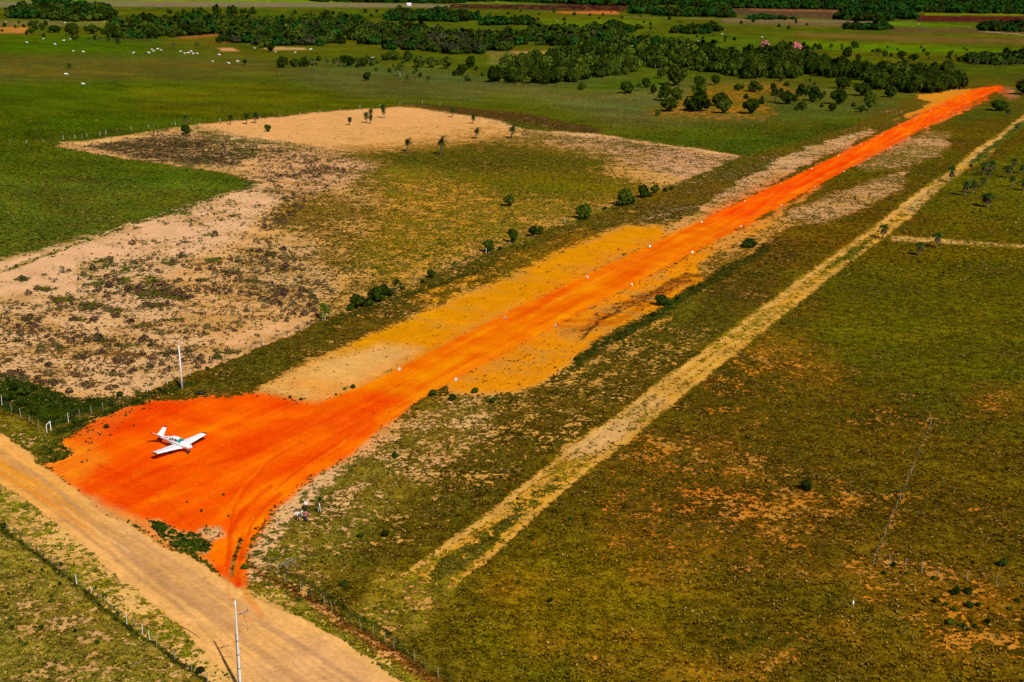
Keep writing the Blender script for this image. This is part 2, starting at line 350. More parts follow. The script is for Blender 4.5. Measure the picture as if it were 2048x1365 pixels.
for _line, _hw, _v, _s, _c in (
        ([(0, 1050), (45, 1080), (90, 1119), (130, 1149), (170, 1180), (210, 1207), (255, 1247), (300, 1280), (350, 1320), (416, 1366), (460, 1400)], 6, (54, 54, 16), None, .88),
        ([(488, 1128), (540, 1160), (600, 1196), (660, 1232), (720, 1266), (790, 1308), (850, 1345), (910, 1385)], 5, (92, 56, 22), (190, 124, 66), .62),
        ([(555, 1140), (610, 1172), (670, 1210), (740, 1250), (800, 1290)], 7, (66, 64, 16), None, .86),
        ([(100, 870), (160, 846), (250, 810), (320, 785), (400, 765)], 6, (48, 56, 12), None, .9),
        ([(0, 545), (120, 500), (240, 456), (380, 412), (515, 369)], 3, (60, 70, 12), None, .95),
        ([(1148, 728), (1200, 694), (1300, 642), (1345, 604), (1410, 568), (1480, 530), (1540, 490)], 10, (52, 54, 12), None, .93),
        ([(650, 655), (720, 625), (800, 596), (900, 560), (990, 525)], 5, (62, 62, 14), None, .88)):
    _n = len(_line)
    LAY.append(([(x, y - _hw) for x, y in _line] + [(x, y + _hw) for x, y in _line[::-1]], _v, _s, _c, 4, 1))
for _x, _y, _w, _h in ((206, 524, 24, 6), (245, 542, 14, 6), (305, 585, 50, 9), (355, 592, 26, 7), (182, 612, 26, 6), (225, 620, 26, 6), (340, 528, 16, 3), (285, 652, 24, 4), (305, 560, 22, 5),
                       (80, 579, 24, 4), (119, 544, 12, 3), (365, 424, 18, 3), (455, 702, 24, 5), (275, 455, 10, 3), (330, 445, 14, 3), (250, 560, 14, 4), (200, 566, 18, 4), (130, 600, 20, 5), (60, 640, 24, 5),
                       (150, 640, 22, 5), (260, 690, 20, 4), (300, 612, 30, 5), (420, 470, 14, 3), (470, 430, 12, 2), (500, 560, 14, 3), (430, 520, 18, 3), (40, 560, 16, 3), (350, 640, 24, 5), (405, 560, 16, 3)):
    LAY.append(([(_x + _w * math.cos(k * .785), _y + _h * math.sin(k * .785)) for k in range(8)], (80, 90, 16), None, .84, 4, 1))
# (line, half width in plan units, soil colour, cover, opacity, softness)
LINES = [
    ([(0, 905), (80, 955), (180, 1040), (260, 1110), (330, 1165), (420, 1230), (520, 1300), (640, 1400)], 4, (200, 146, 90), 0, .7, 5),
    ([(-60, 900), (60, 985), (110, 1010), (170, 1052)], 3, (224, 130, 30), 0, .6, 4),
    ([(0, 920), (100, 990), (170, 1050)], 5, (240, 150, 24), 0, .5, 8),
    ([(180, 1000), (280, 1075), (380, 1150), (500, 1230), (600, 1290), (720, 1370)], 3, (214, 158, 100), 0, .5, 5),
    ([(240, 1090), (330, 1160), (430, 1222), (470, 1250)], 9, (184, 134, 88), 0, .5, 9),
    ([(520, 1245), (620, 1300), (720, 1370)], 3, (190, 140, 96), 0, .6, 4),
    ([(560, 1230), (680, 1300), (800, 1375)], 2, (204, 150, 100), 0, .35, 4),
    ([(480, 1180), (600, 1245), (700, 1305), (790, 1362)], 5, (240, 182, 100), 0, .6, 6),
    ([(540, 975), (490, 1020), (462, 1060), (456, 1100), (458, 1150)], 3, (226, 70, 2), 0, .7, 4),
    ([(560, 990), (505, 1040), (480, 1080), (474, 1120), (474, 1170)], 3, (226, 70, 2), 0, .7, 4),
    ([(700, 872), (620, 925), (560, 975), (515, 1030), (490, 1075), (480, 1120)], 1.6, (222, 60, 0), 0, .55, 3),
    ([(690, 884), (610, 938), (548, 990), (500, 1045), (476, 1090), (468, 1150)], 1.4, (254, 124, 10), 0, .6, 3),
    ([(640, 860), (560, 905), (505, 960), (470, 1020), (455, 1075), (450, 1130)], 1.4, (224, 62, 0), 0, .5, 3),
    ([(610, 870), (540, 915), (488, 970), (450, 1030), (436, 1090)], 1.3, (254, 118, 8), 0, .5, 3),
    ([(260, 960), (340, 935), (440, 925), (540, 900), (640, 860), (760, 800)], 1.6, (226, 64, 0), 0, .4, 4),
    ([(300, 1000), (400, 975), (500, 935), (600, 880), (700, 835)], 1.6, (252, 116, 8), 0, .45, 4),
    ([(420, 930), (500, 905), (590, 870), (660, 840), (800, 770)], 1.4, (226, 66, 0), 0, .4, 3),
    ([(200, 930), (280, 965), (340, 1010), (380, 1050)], 1.6, (226, 66, 0), 0, .4, 4),
    ([(330, 820), (420, 845), (520, 850), (640, 830)], 1.6, (226, 66, 0), 0, .4, 4),
    ([(500, 1240), (460, 1210), (455, 1160), (462, 1120)], 1.6, (214, 130, 60), 0, .4, 4),
    ([(520, 1230), (492, 1190), (484, 1150)], 1.6, (236, 130, 30), 0, .6, 8),
    ([(478, 1080), (466, 1120), (464, 1150)], 3, (70, 80, 12), .8, .6, 3),
    ([(300, 950), (450, 900), (600, 850), (700, 800)], 9, (236, 72, 0), 0, .3, 12),
    ([(350, 880), (480, 850), (620, 815)], 8, (252, 112, 4), 0, .5, 12),
    ([(400, 1000), (500, 930), (640, 870)], 10, (252, 104, 4), 0, .4, 14),
    ([(640, 812), (700, 800), (800, 745), (1000, 645), (1200, 555)], 6, (232, 100, 0), 0, .4, 8),
    ([(760, 835), (900, 755), (1100, 650), (1300, 550)], 5, (246, 140, 4), 0, .4, 9),
    ([(800, 780), (1000, 680), (1200, 580), (1400, 480)], 5, (236, 108, 0), 0, .4, 9),
    ([(1128, 668), (1240, 640), (1290, 610), (1340, 580)], 4, (170, 80, 14), .2, .5, 4),
    ([(1166, 678), (1200, 640), (1238, 622)], 2, (120, 50, 10), .6, .7, 2.5),
    ([(1290, 595), (1330, 570), (1370, 552), (1400, 553)], 2.5, (130, 60, 14), .7, .6, 2.5),
    ([(1120, 640), (1200, 642), (1230, 648)], 1.2, (196, 84, 10), 0, .6, 1.5),
    ([(1115, 652), (1170, 655), (1160, 662)], 1.2, (190, 76, 6), 0, .6, 1.5),
    ([(798, 1158), (866, 1110), (929, 1062), (985, 1026), (1046, 974), (1114, 922), (1216, 850), (1330, 764), (1435, 688), (1541, 610), (1640, 538), (1742, 464), (1828, 396), (1908, 342), (1990, 280), (2060, 226)], 2.2, (222, 172, 92), .12, .6, 5),
    ([(850, 1205), (905, 1172), (954, 1130), (1017, 1078), (1076, 1020), (1160, 950), (1290, 848), (1352, 796), (1446, 721), (1530, 656), (1594, 604), (1706, 516), (1820, 432)], 2.2, (220, 166, 74), .14, .55, 5),
    ([(1180, 905), (1300, 812), (1440, 706), (1560, 620)], 2, (220, 172, 90), .1, .5, 4),
    ([(1862, 826), (1850, 850), (1825, 885), (1800, 920)], 1.5, (150, 130, 50), .2, .55, 2),
    ([(1797, 690), (1802, 720), (1670, 700), (1668, 735)], 1.2, (170, 130, 60), .3, .3, 2),
    ([(1760, 1120), (1785, 1050), (1810, 985), (1830, 925), (1860, 850)], 3, (150, 110, 40), .55, .5, 5),
    ([(1500, 700), (1300, 690), (1220, 745), (1160, 790)], 3, (200, 140, 40), .3, .4, 6),
    ([(1290, 655), (1345, 630), (1240, 690), (1150, 750)], 3, (206, 146, 40), .25, .5, 4),
    ([(380, 738), (640, 640), (980, 503), (1330, 380), (1490, 312)], 2, (120, 96, 50), .8, .35, 3),
    ([(800, 211), (900, 222), (1040, 247), (1050, 262)], 1.5, (90, 70, 30), .9, .7, 1.5),
    ([(960, 242), (1060, 262), (1200, 272), (1480, 313)], 1.5, (226, 178, 110), .1, .5, 2),
    ([(120, 288), (200, 283), (400, 250)], 2.5, (226, 176, 104), .2, .7, 3),
    ([(0, 543), (240, 455), (515, 368)], 1.5, (224, 188, 110), .3, .6, 2),
    ([(1240, 34), (1460, 40), (1740, 44), (1840, 47)], .8, (170, 140, 110), .2, .6, 1.2),
    ([(1955, 62), (2048, 70), (2300, 84)], .8, (190, 170, 130), .1, .6, 1.2),
]

_lr = random.Random(77)


def _along(left, right, f, n, wob):
    """a line running between two edges at fraction f"""
    def pt(line, t):
        t = t * (len(line) - 1)
        i = min(int(t), len(line) - 2)
        g = t - i
        return (line[i][0] * (1 - g) + line[i + 1][0] * g, line[i][1] * (1 - g) + line[i + 1][1] * g)
    out = []
    for i in range(n):
        t = i / (n - 1)
        a, b = pt(left, t), pt(right, t)
        w = f + wob * math.sin(t * 7 + f * 30) + wob * .5 * math.sin(t * 17 + f * 11)
        out.append((a[0] * (1 - w) + b[0] * w, a[1] * (1 - w) + b[1] * w))
    return out


_RL = [(640, 812), (800, 736), (1000, 632), (1200, 536), (1420, 433), (1560, 366), (1720, 288), (1870, 214), (1990, 172)]
_RR = [(700, 905), (860, 790), (1060, 682), (1256, 580), (1474, 460), (1622, 380), (1778, 294), (1920, 220), (1998, 178)]
for _i in range(26):
    _f = .06 + .88 * _lr.random()
    _ln = _along(_RL, _RR, _f, 26, .02)
    _a = _lr.randrange(0, 14)
    _b = min(26, _a + 6 + _lr.randrange(0, 16))
    LINES.append((_ln[_a:_b], .5 + .5 * _lr.random(), _lr.choice([(226, 84, 0), (250, 132, 12), (232, 104, 4), (244, 150, 40)]), 0, .10 + .18 * _lr.random(), 1.6 + 1.6 * _lr.random()))
_DL = [(-100, 900), (0, 962), (60, 1000), (130, 1052), (230, 1132), (330, 1214), (400, 1278), (470, 1350), (560, 1450)]
_DR = [(0, 872), (60, 910), (110, 950), (200, 1024), (330, 1092), (480, 1182), (560, 1226), (640, 1268), (800, 1372)]
for _i in range(24):
    _f = .1 + .8 * _lr.random()
    _ln = _along(_DL, _DR, _f, 26, .015)
    _a = _lr.randrange(0, 16)
    _b = min(26, _a + 5 + _lr.randrange(0, 16))
    LINES.append((_ln[_a:_b], .5 + .7 * _lr.random(), _lr.choice([(196, 142, 84), (206, 150, 100), (244, 190, 118), (186, 134, 84)]), 0, .25 + .3 * _lr.random(), 1.5 + 2 * _lr.random()))


def paint(X, Y):
    """veg colour, soil colour, cover for terrain points"""
    X = np.asarray(X, float)
    Y = np.asarray(Y, float)
    Yc = np.maximum(Y, 45)
    ps, qs = plan(X, Yc)
    wx = (fb(X, Y, 14, 1) - .5) * 5 + (vnoise(X, Y, 2.2, 4) - .5) * 1.4
    wy = (fb(X, Y, 14, 2) - .5) * 8 + (vnoise(X, Y, 2.2, 5) - .5) * 2.0
    k = np.clip(Yc / 450, .35, 2.2)
    pr, qr = plan(X + wx * k, np.maximum(Yc + wy * k, 45))
    n = len(X)
    veg = np.tile(C(76, 80, 12), (n, 1))
    soil = np.tile(C(150, 118, 50), (n, 1))
    cov = np.full(n, .95)
    for poly, v, s, c, e, rough in LAY:
        px, py = (pr, qr) if rough else (ps, qs)
        P = np.array(poly)
        m = np.where((px > P[:, 0].min() - e * 2) & (px < P[:, 0].max() + e * 2) & (py > P[:, 1].min() - e * 2) & (py < P[:, 1].max() + e * 2))[0]
        if len(m) == 0:
            continue
        d = sdist(px[m], py[m], poly)
        a = np.clip(d / e * .5 + .5, 0, 1)
        a = a * a * (3 - 2 * a)
        if v is not None:
            veg[m] += (C(*v) - veg[m]) * a[:, None]
        if s is not None:
            soil[m] += (C(*s) - soil[m]) * a[:, None]
        if c is not None:
            cov[m] += (c - cov[m]) * a
    for line, hw, s, c, op, e in LINES:
        P = np.array(line)
        r = hw + e + 4
        m = np.where((pr > P[:, 0].min() - r) & (pr < P[:, 0].max() + r) & (qr > P[:, 1].min() - r) & (qr < P[:, 1].max() + r))[0]
        if len(m) == 0:
            continue
        d = ldist(.5 * (pr[m] + ps[m]), .5 * (qr[m] + qs[m]), line)
        a = np.clip(1 - (d - hw) / e, 0, 1) * op
        soil[m] += (C(*s) - soil[m]) * a[:, None]
        cov[m] += (c - cov[m]) * a
    # patchiness that belongs to the plants themselves
    n1 = fb(X, Y, 42, 11)
    n2 = fb(X, Y, 13, 12)
    n3 = fb(X, Y, 90, 13, 2)
    veg *= (1 + .9 * (n2 - .5) + .6 * (n1 - .5))[:, None]
    t = np.clip((n3 - .5) * 2.2, -1, 1)[:, None]
    veg *= 1 + t * np.array([.28, -.02, -.1])
    t = np.clip((fb(X, Y, 8, 21) - .5) * 2.5, -1, 1)[:, None]
    veg *= 1 + t * np.array([.22, .04, 0])
    cov = cov + np.where((cov > .12) & (cov < .97), (n2 - .5) * .5 + (n1 - .5) * .4, 0)
    # bare soil: broom streaks along the runway, blotches elsewhere
    u = X * .48 + Y * .877
    v = X * .877 - Y * .48
    st = (fb(v * 1.0, u / 14, 1.7, 31) - .5)
    bl = (fb(X, Y, 6, 33) - .5)
    bare = np.clip(1 - cov * 3, 0, 1)
    isred = np.clip((soil[:, 0] - 3.2 * soil[:, 1]) * 4, 0, 1)
    g = (1 + bare * (st * .16 + bl * .16 + (fb(X, Y, 2.4, 35) - .5) * .3 * (1 - isred)))[:, None]
    soil = soil * g
    straw = np.clip((fb(X, Y, 5.5, 37) - .47) * 3.2, 0, .6) * np.clip(cov * 6, 0, 1) * (1 - isred)
    soil = soil + (C(186, 136, 62) - soil) * straw[:, None]
    red = np.clip((soil[:, 0:1] - 3.2 * soil[:, 1:2]) * 4, 0, 1) * bare[:, None]
    soil[:, 1:2] *= 1 + red * np.clip(st * 1.1 + bl * .9, -.35, .5)[:, None]
    veg[:, 2] *= .6
    return np.clip(veg, .0005, .9), np.clip(soil, .0005, .92), np.clip(cov, 0, 1)


def new_mat(name):
    m = bpy.data.materials.new(name)
    m.use_nodes = True
    return m, m.node_tree, m.node_tree.nodes['Principled BSDF']


def sock(nt, s, v):
    if isinstance(v, bpy.types.NodeSocket):
        nt.links.new(v, s)
    else:
        s.default_value = v


def math_n(nt, op, a, b=None, c=None, clamp=False):
    n = nt.nodes.new("ShaderNodeMath")
    n.operation = op
    n.use_clamp = clamp
    sock(nt, n.inputs[0], a)
    if b is not None:
        sock(nt, n.inputs[1], b)
    if c is not None:
        sock(nt, n.inputs[2], c)
    return n.outputs[0]


def noise_n(nt, vec, scale, detail=2, rough=.6):
    n = nt.nodes.new("ShaderNodeTexNoise")
    n.inputs['Scale'].default_value = scale
    n.inputs['Detail'].default_value = detail
    n.inputs['Roughness'].default_value = rough
    nt.links.new(vec, n.inputs['Vector'])
    return n.outputs[0]


def mix_n(nt, f, a, b, typ='MIX'):
    n = nt.nodes.new("ShaderNodeMix")
    n.data_type = 'RGBA'
    n.blend_type = typ
    sock(nt, n.inputs[0], f)
    sock(nt, n.inputs[6], a)
    sock(nt, n.inputs[7], b)
    return n.outputs[2]


def ramp_n(nt, x, a, b, lo=0.0, hi=1.0):
    n = nt.nodes.new("ShaderNodeMapRange")
    n.interpolation_type = 'SMOOTHSTEP'
    sock(nt, n.inputs[0], x)
    n.inputs[1].default_value = a
    n.inputs[2].default_value = b
    n.inputs[3].default_value = lo
    n.inputs[4].default_value = hi
    return n.outputs[0]


def ground_material():
    m, nt, bs = new_mat("ground_cover")
    geo = nt.nodes.new("ShaderNodeNewGeometry")
    pos = geo.outputs['Position']

    def attr(nm):
        a = nt.nodes.new("ShaderNodeAttribute")
        a.attribute_name = nm
        return a
    veg, soil, par = attr("veg"), attr("soil"), attr("cover")
    cov = par.outputs['Fac']
    n1 = noise_n(nt, pos, .95, 4, .68)
    n2 = noise_n(nt, pos, .22, 3, .6)
    n4 = noise_n(nt, pos, 3.1, 2, .7)
    t = math_n(nt, 'ADD', math_n(nt, 'MULTIPLY', n1, .62), math_n(nt, 'MULTIPLY', n2, .38))
    t = ramp_n(nt, t, .33, .67)
    d = math_n(nt, 'SUBTRACT', cov, t)
    mask = ramp_n(nt, d, -.06, .09)
    # plants: light and dark clumps
    b1 = ramp_n(nt, n4, .3, .72, .6, 1.4)
    b2 = ramp_n(nt, noise_n(nt, pos, .5, 4, .7), .3, .7, .42, 1.66)
    vb = math_n(nt, 'MULTIPLY', b1, b2)
    fl = noise_n(nt, pos, 1.9, 3, .75)
    fleck = ramp_n(nt, fl, .56, .66)
    clump = ramp_n(nt, noise_n(nt, pos, .8, 3, .7), .36, .46, .42, 1.0)
    vb = math_n(nt, 'MULTIPLY', vb, clump)
    vcol = nt.nodes.new("ShaderNodeVectorMath")
    vcol.operation = 'SCALE'
    nt.links.new(veg.outputs['Color'], vcol.inputs[0])
    nt.links.new(vb, vcol.inputs['Scale'])
    dry = mix_n(nt, .5, veg.outputs['Color'], (.42, .27, .10, 1))
    vcd = mix_n(nt, math_n(nt, 'MULTIPLY', fleck, ramp_n(nt, cov, .70, .96, .85, .42)), vcol.outputs[0], dry)
    s1 = math_n(nt, 'MULTIPLY', ramp_n(nt, noise_n(nt, pos, 1.6, 4, .7), .25, .75, .80, 1.13), ramp_n(nt, noise_n(nt, pos, .33, 4, .75), .3, .7, .93, 1.05))
    scol = nt.nodes.new("ShaderNodeVectorMath")
    scol.operation = 'SCALE'
    nt.links.new(soil.outputs['Color'], scol.inputs[0])
    nt.links.new(s1, scol.inputs['Scale'])
    col = mix_n(nt, mask, scol.outputs[0], vcd)
    nt.links.new(col, bs.inputs['Base Color'])
    bs.inputs['Roughness'].default_value = .95
    bs.inputs['Specular IOR Level'].default_value = 0.0
    h = math_n(nt, 'ADD', math_n(nt, 'MULTIPLY', math_n(nt, 'ADD', n1, math_n(nt, 'MULTIPLY', n4, .5)), math_n(nt, 'ADD', math_n(nt, 'MULTIPLY', mask, .5), .06)),
               math_n(nt, 'MULTIPLY', mask, .22))
    bp = nt.nodes.new("ShaderNodeBump")
    bp.inputs['Strength'].default_value = .75
    bp.inputs['Distance'].default_value = .5
    nt.links.new(h, bp.inputs['Height'])
    nt.links.new(bp.outputs[0], bs.inputs['Normal'])
    return m


def mesh_np(name, V, F, mat=None, smooth=False):
    me = bpy.data.meshes.new(name)
    V = np.asarray(V, np.float32)
    F = np.asarray(F, np.int32)
    k = F.shape[1]
    me.vertices.add(len(V))
    me.vertices.foreach_set("co", V.ravel())
    me.loops.add(F.size)
    me.loops.foreach_set("vertex_index", F.ravel())
    me.polygons.add(len(F))
    me.polygons.foreach_set("loop_start", np.arange(0, F.size, k, dtype=np.int32))
    me.polygons.foreach_set("loop_total", np.full(len(F), k, np.int32))
    if smooth:
        me.polygons.foreach_set("use_smooth", np.ones(len(F), bool))
    me.update()
    if mat:
        me.materials.append(mat)
    return me


def link(name, me, parent=None, kind=None):
    o = bpy.data.objects.new(name, me)
    COL.objects.link(o)
    if parent:
        o.parent = parent
    if kind:
        o['kind'] = kind
    return o


def set_col(me, nm, arr):
    a = me.attributes.new(nm, 'FLOAT_COLOR', 'POINT')
    full = np.ones((len(arr), 4), np.float32)
    full[:, :3] = arr
    a.data.foreach_set("color", full.ravel())


def build_terrain():
    # rows grow apart with distance so that the sheet can reach the horizon
    q = np.concatenate([np.arange(1520, -36, -2.3)])
    rows = np.array([at(1024, y).y for y in q])
    rows = np.concatenate([[-400, -150, -50, 10, 40, 60, 75, 88], rows[rows > 96], [6000, 9000, 15000, 40000]])
    s = np.concatenate([[-6, -3, -1.6, -1.0, -.8], np.arange(-.66, .661, .00135), [.8, 1.0, 1.6, 3, 6]])
    n, m = len(rows), len(s)
    wid = np.maximum(rows + 24, 90)
    X = (wid[:, None] * s[None, :]).ravel()
    Y = np.repeat(rows, m)
    X = X + 0
    veg, soil, cov = paint(X, Y)
    near = np.clip((520 - Y) / 260, 0, 1)
    z = near * np.clip(cov * 2.2, 0.05, 1) * ((fb(X, Y, 3.2, 41) - .5) * .34 + (fb(X, Y, .9, 42, 2) - .5) * .20)
    idx = np.arange(n * m).reshape(n, m)
    F = np.stack([idx[:-1, :-1], idx[:-1, 1:], idx[1:, 1:], idx[1:, :-1]], -1).reshape(-1, 4)
    V = np.stack([X, Y, z], -1)
    fx = X[F].mean(1)
    fy = Y[F].mean(1)
    px, py = plan(fx, np.maximum(fy, 45))
    cls = np.zeros(len(F), int)
    for k, poly in ((1, RUNWAY), (2, PAD), (3, ROAD), (4, TRACK)):
        P = np.array(poly)
        sel = np.where((cls == 0) & (px > P[:, 0].min()) & (px < P[:, 0].max()) & (py > P[:, 1].min()) & (py < P[:, 1].max()) & (fy > 50))[0]
        cls[sel[sdist(px[sel], py[sel], poly) > 0]] = k
    mat = ground_material()
    for k, nm in enumerate(("ground", "runway", "runway_apron", "dirt_road", "grass_track")):
        f = F[cls == k]
        u, inv = np.unique(f, return_inverse=True)
        me = mesh_np(nm, V[u], inv.reshape(-1, 4), mat, smooth=True)
        set_col(me, "veg", veg[u])
        set_col(me, "soil", soil[u])
        set_col(me, "cover", np.repeat(cov[u][:, None], 3, 1))
        o = link(nm, me, kind='structure')


build_terrain()


# ------------------------------------------------------------------ plain materials
def solid(name, col, rough=.7, spec=.3, metal=0.0, var=.0, vscale=8.0, bump=0.0):
    m, nt, bs = new_mat(name)
    bs.inputs['Roughness'].default_value = rough
    bs.inputs['Specular IOR Level'].default_value = spec
    bs.inputs['Metallic'].default_value = metal
    c = (*[float(x) for x in col], 1)
    tc = nt.nodes.new("ShaderNodeTexCoord")
    nz = noise_n(nt, tc.outputs['Object'], vscale, 4, .65)
    f = ramp_n(nt, nz, .3, .7, 1 - var, 1 + var)
    v = nt.nodes.new("ShaderNodeVectorMath")
    v.operation = 'SCALE'
    v.inputs[0].default_value = c[:3]
    nt.links.new(f, v.inputs['Scale'])
    nt.links.new(v.outputs[0], bs.inputs['Base Color'])
    if bump:
        bp = nt.nodes.new("ShaderNodeBump")
        bp.inputs['Strength'].default_value = .6
        bp.inputs['Distance'].default_value = bump
        nt.links.new(nz, bp.inputs['Height'])
        nt.links.new(bp.outputs[0], bs.inputs['Normal'])
    return m


def leafmat(name, c1, c2, rv=.35):
    m, nt, bs = new_mat(name)
    oi = nt.nodes.new("ShaderNodeObjectInfo")
    tc = nt.nodes.new("ShaderNodeNewGeometry")
    nz = noise_n(nt, tc.outputs['Position'], .9, 3, .6)
    f = ramp_n(nt, nz, .35, .65)
    col = mix_n(nt, f, (*c1, 1), (*c2, 1))
    v = nt.nodes.new("ShaderNodeVectorMath")
    v.operation = 'SCALE'
    nt.links.new(col, v.inputs[0])
    nt.links.new(ramp_n(nt, oi.outputs['Random'], 0, 1, 1 - rv, 1 + rv), v.inputs['Scale'])
    nt.links.new(v.outputs[0], bs.inputs['Base Color'])
    bs.inputs['Roughness'].default_value = .7
    bs.inputs['Specular IOR Level'].default_value = 0.0
    return m


def attrmat(name, at_name="col"):
    m, nt, bs = new_mat(name)
    a = nt.nodes.new("ShaderNodeAttribute")
    a.attribute_name = at_name
    nt.links.new(a.outputs['Color'], bs.inputs['Base Color'])
    bs.inputs['Roughness'].default_value = .85
    bs.inputs['Specular IOR Level'].default_value = 0.0
    return m


M = {}
M['bark'] = solid('bark', (.16, .12, .08), .9, .1, var=.3, vscale=3)
M['palebark'] = solid('pale_bark', (.42, .38, .30), .9, .1, var=.25, vscale=3)
M['leaf_dark'] = leafmat('leaf_dark', (.009, .020, .002), (.042, .062, .005))
M['leaf_mid'] = leafmat('leaf_mid', (.016, .030, .003), (.066, .084, .007))
M['leaf_light'] = leafmat('leaf_light', (.035, .065, .005), (.10, .13, .010))
M['leaf_far'] = leafmat('leaf_far', (.006, .024, .003), (.030, .072, .007))
M['leaf_pink'] = leafmat('blossom_pink', (.42, .10, .11), (.55, .22, .20), .15)
M['leaf_grey'] = leafmat('bare_twig_grey', (.06, .05, .03), (.11, .09, .05), .2)
M['frond'] = leafmat('palm_frond', (.010, .024, .005), (.035, .055, .010), .2)
M['frond_bright'] = leafmat('palm_frond_bright', (.012, .034, .006), (.050, .095, .014), .2)
M['frond_dead'] = leafmat('palm_frond_dead', (.045, .028, .014), (.16, .10, .055), .2)
M['palmtrunk'] = solid('palm_trunk', (.30, .24, .16), .9, .1, var=.25, vscale=5)
M['wood'] = solid('weathered_wood', (.28, .22, .15), .9, .1, var=.3, vscale=6)
M['darkwood'] = solid('dark_wood', (.10, .075, .05), .9, .1, var=.3, vscale=6)
M['wire'] = solid('wire', (.12, .10, .08), .6, .3)
M['white'] = solid('white_paint', (.86, .86, .86), .35, .5, var=.02, vscale=2)
M['marker'] = solid('marker_white', (.85, .84, .80), .6, .3, var=.08, vscale=5)
M['concrete'] = solid('pale_concrete', (.62, .61, .58), .85, .2, var=.08, vscale=2)
M['steel'] = solid('dark_steel', (.07, .07, .08), .5, .5, .3)
M['black'] = solid('black', (.012, .012, .014), .5, .4)
M['rubber'] = solid('rubber', (.02, .02, .02), .8, .2)
M['cable'] = solid('brown_cable', (.28, .13, .05), .7, .2)
M['cow'] = solid('cow_white', (.82, .80, .74), .8, .1, var=.05)
M['cow_dark'] = solid('cow_dark', (.03, .022, .018), .8, .1)
M['cow_brown'] = solid('cow_brown', (.14, .055, .03), .8, .1)


def empty(name, loc, rz=0, label=None, cat=None, group=None):
    o = bpy.data.objects.new(name, None)
    COL.objects.link(o)
    o.location = loc
    o.rotation_euler = (0, 0, rz)
    o.empty_display_size = .2
    tag(o, label, cat, group)
    return o


def tag(o, label=None, cat=None, group=None, kind=None):
    if label:
        o['label'] = label
    if cat:
        o['category'] = cat
    if group:
        o['group'] = group
    if kind:
        o['kind'] = kind
    return o


# ------------------------------------------------------------------ mesh collector
class MB:
    def __init__(s):
        s.v = []
        s.f = []

    def add(s, V, F):
        o = len(s.v)
        s.v += [tuple(p) for p in V]
        s.f += [tuple(i + o for i in f) for f in F]
        return s

    def tube(s, pts, rad, n=7, cap=True):
        pts = [Vector(p) for p in pts]
        if not hasattr(rad, '__len__'):
            rad = [rad] * len(pts)
        V = []
        F = []
        up = Vector((0, 0, 1))
        for i, p in enumerate(pts):
            d = (pts[min(i + 1, len(pts) - 1)] - pts[max(i - 1, 0)]).normalized()
            a = d.cross(up if abs(d.z) < .95 else Vector((1, 0, 0))).normalized()
            b = d.cross(a)
            for k in range(n):
                t = 2 * math.pi * k / n
                V.append(p + (a * math.cos(t) + b * math.sin(t)) * rad[i])
        for i in range(len(pts) - 1):
            for k in range(n):
                k2 = (k + 1) % n
                F.append((i * n + k, i * n + k2, (i + 1) * n + k2, (i + 1) * n + k))
        if cap:
            F.append(tuple(range(n))[::-1])
            F.append(tuple((len(pts) - 1) * n + k for k in range(n)))
        return s.add(V, F)

    def box(s, c, d, rot=None):
        c = Vector(c)
        V = []
        for x in (-.5, .5):
            for y in (-.5, .5):
                for z in (-.5, .5):
                    p = Vector((x * d[0], y * d[1], z * d[2]))
                    if rot is not None:
                        p = rot @ p
                    V.append(c + p)
        F = [(0, 1, 3, 2), (4, 6, 7, 5), (0, 4, 5, 1), (2, 3, 7, 6), (0, 2, 6, 4), (1, 5, 7, 3)]
        return s.add(V, F)

    def ball(s, c, r, n=10, m=7):
        if not hasattr(r, '__len__'):
            r = (r, r, r)
        V = [(c[0], c[1], c[2] - r[2])]
        for j in range(1, m):
            ph = -math.pi / 2 + math.pi * j / m
            for i in range(n):
                t = 2 * math.pi * i / n
                V.append((c[0] + r[0] * math.cos(ph) * math.cos(t), c[1] + r[1] * math.cos(ph) * math.sin(t), c[2] + r[2] * math.sin(ph)))
        V.append((c[0], c[1], c[2] + r[2]))
        F = []
        for i in range(n):
            F.append((0, 1 + (i + 1) % n, 1 + i))
        for j in range(m - 2):
            for i in range(n):
                a = 1 + j * n
                F.append((a + i, a + (i + 1) % n, a + n + (i + 1) % n, a + n + i))
        a = 1 + (m - 2) * n
        for i in range(n):
            F.append((a + i, a + (i + 1) % n, len(V) - 1))
        return s.add(V, F)

    def mesh(s, name, mat, smooth=False):
        me = bpy.data.meshes.new(name)
        me.from_pydata([tuple(p) for p in s.v], [], s.f)
        if smooth:
            me.polygons.foreach_set("use_smooth", [True] * len(me.polygons))
        me.materials.append(mat)
        me.update()
        return me

    def build(s, name, mat, parent=None, smooth=False):
        return link(name, s.mesh(name, mat, smooth), parent)


# ------------------------------------------------------------------ grass tufts and scrub (uncountable cover)
def view_points(n, y0, y1, power, seed, side=.56):
    """random terrain points inside the wide fan in front of the viewpoint, denser when near"""
    r = np.random.default_rng(seed)
    u = r.random(n)
    e = 2 - power
    if abs(e) < 1e-6:
        Y = y0 * (y1 / y0) ** u
    else:
        Y = (y0 ** e + u * (y1 ** e - y0 ** e)) ** (1 / e)
    X = (r.random(n) * 2 - 1) * side * (Y + 20)
    return X, Y, r


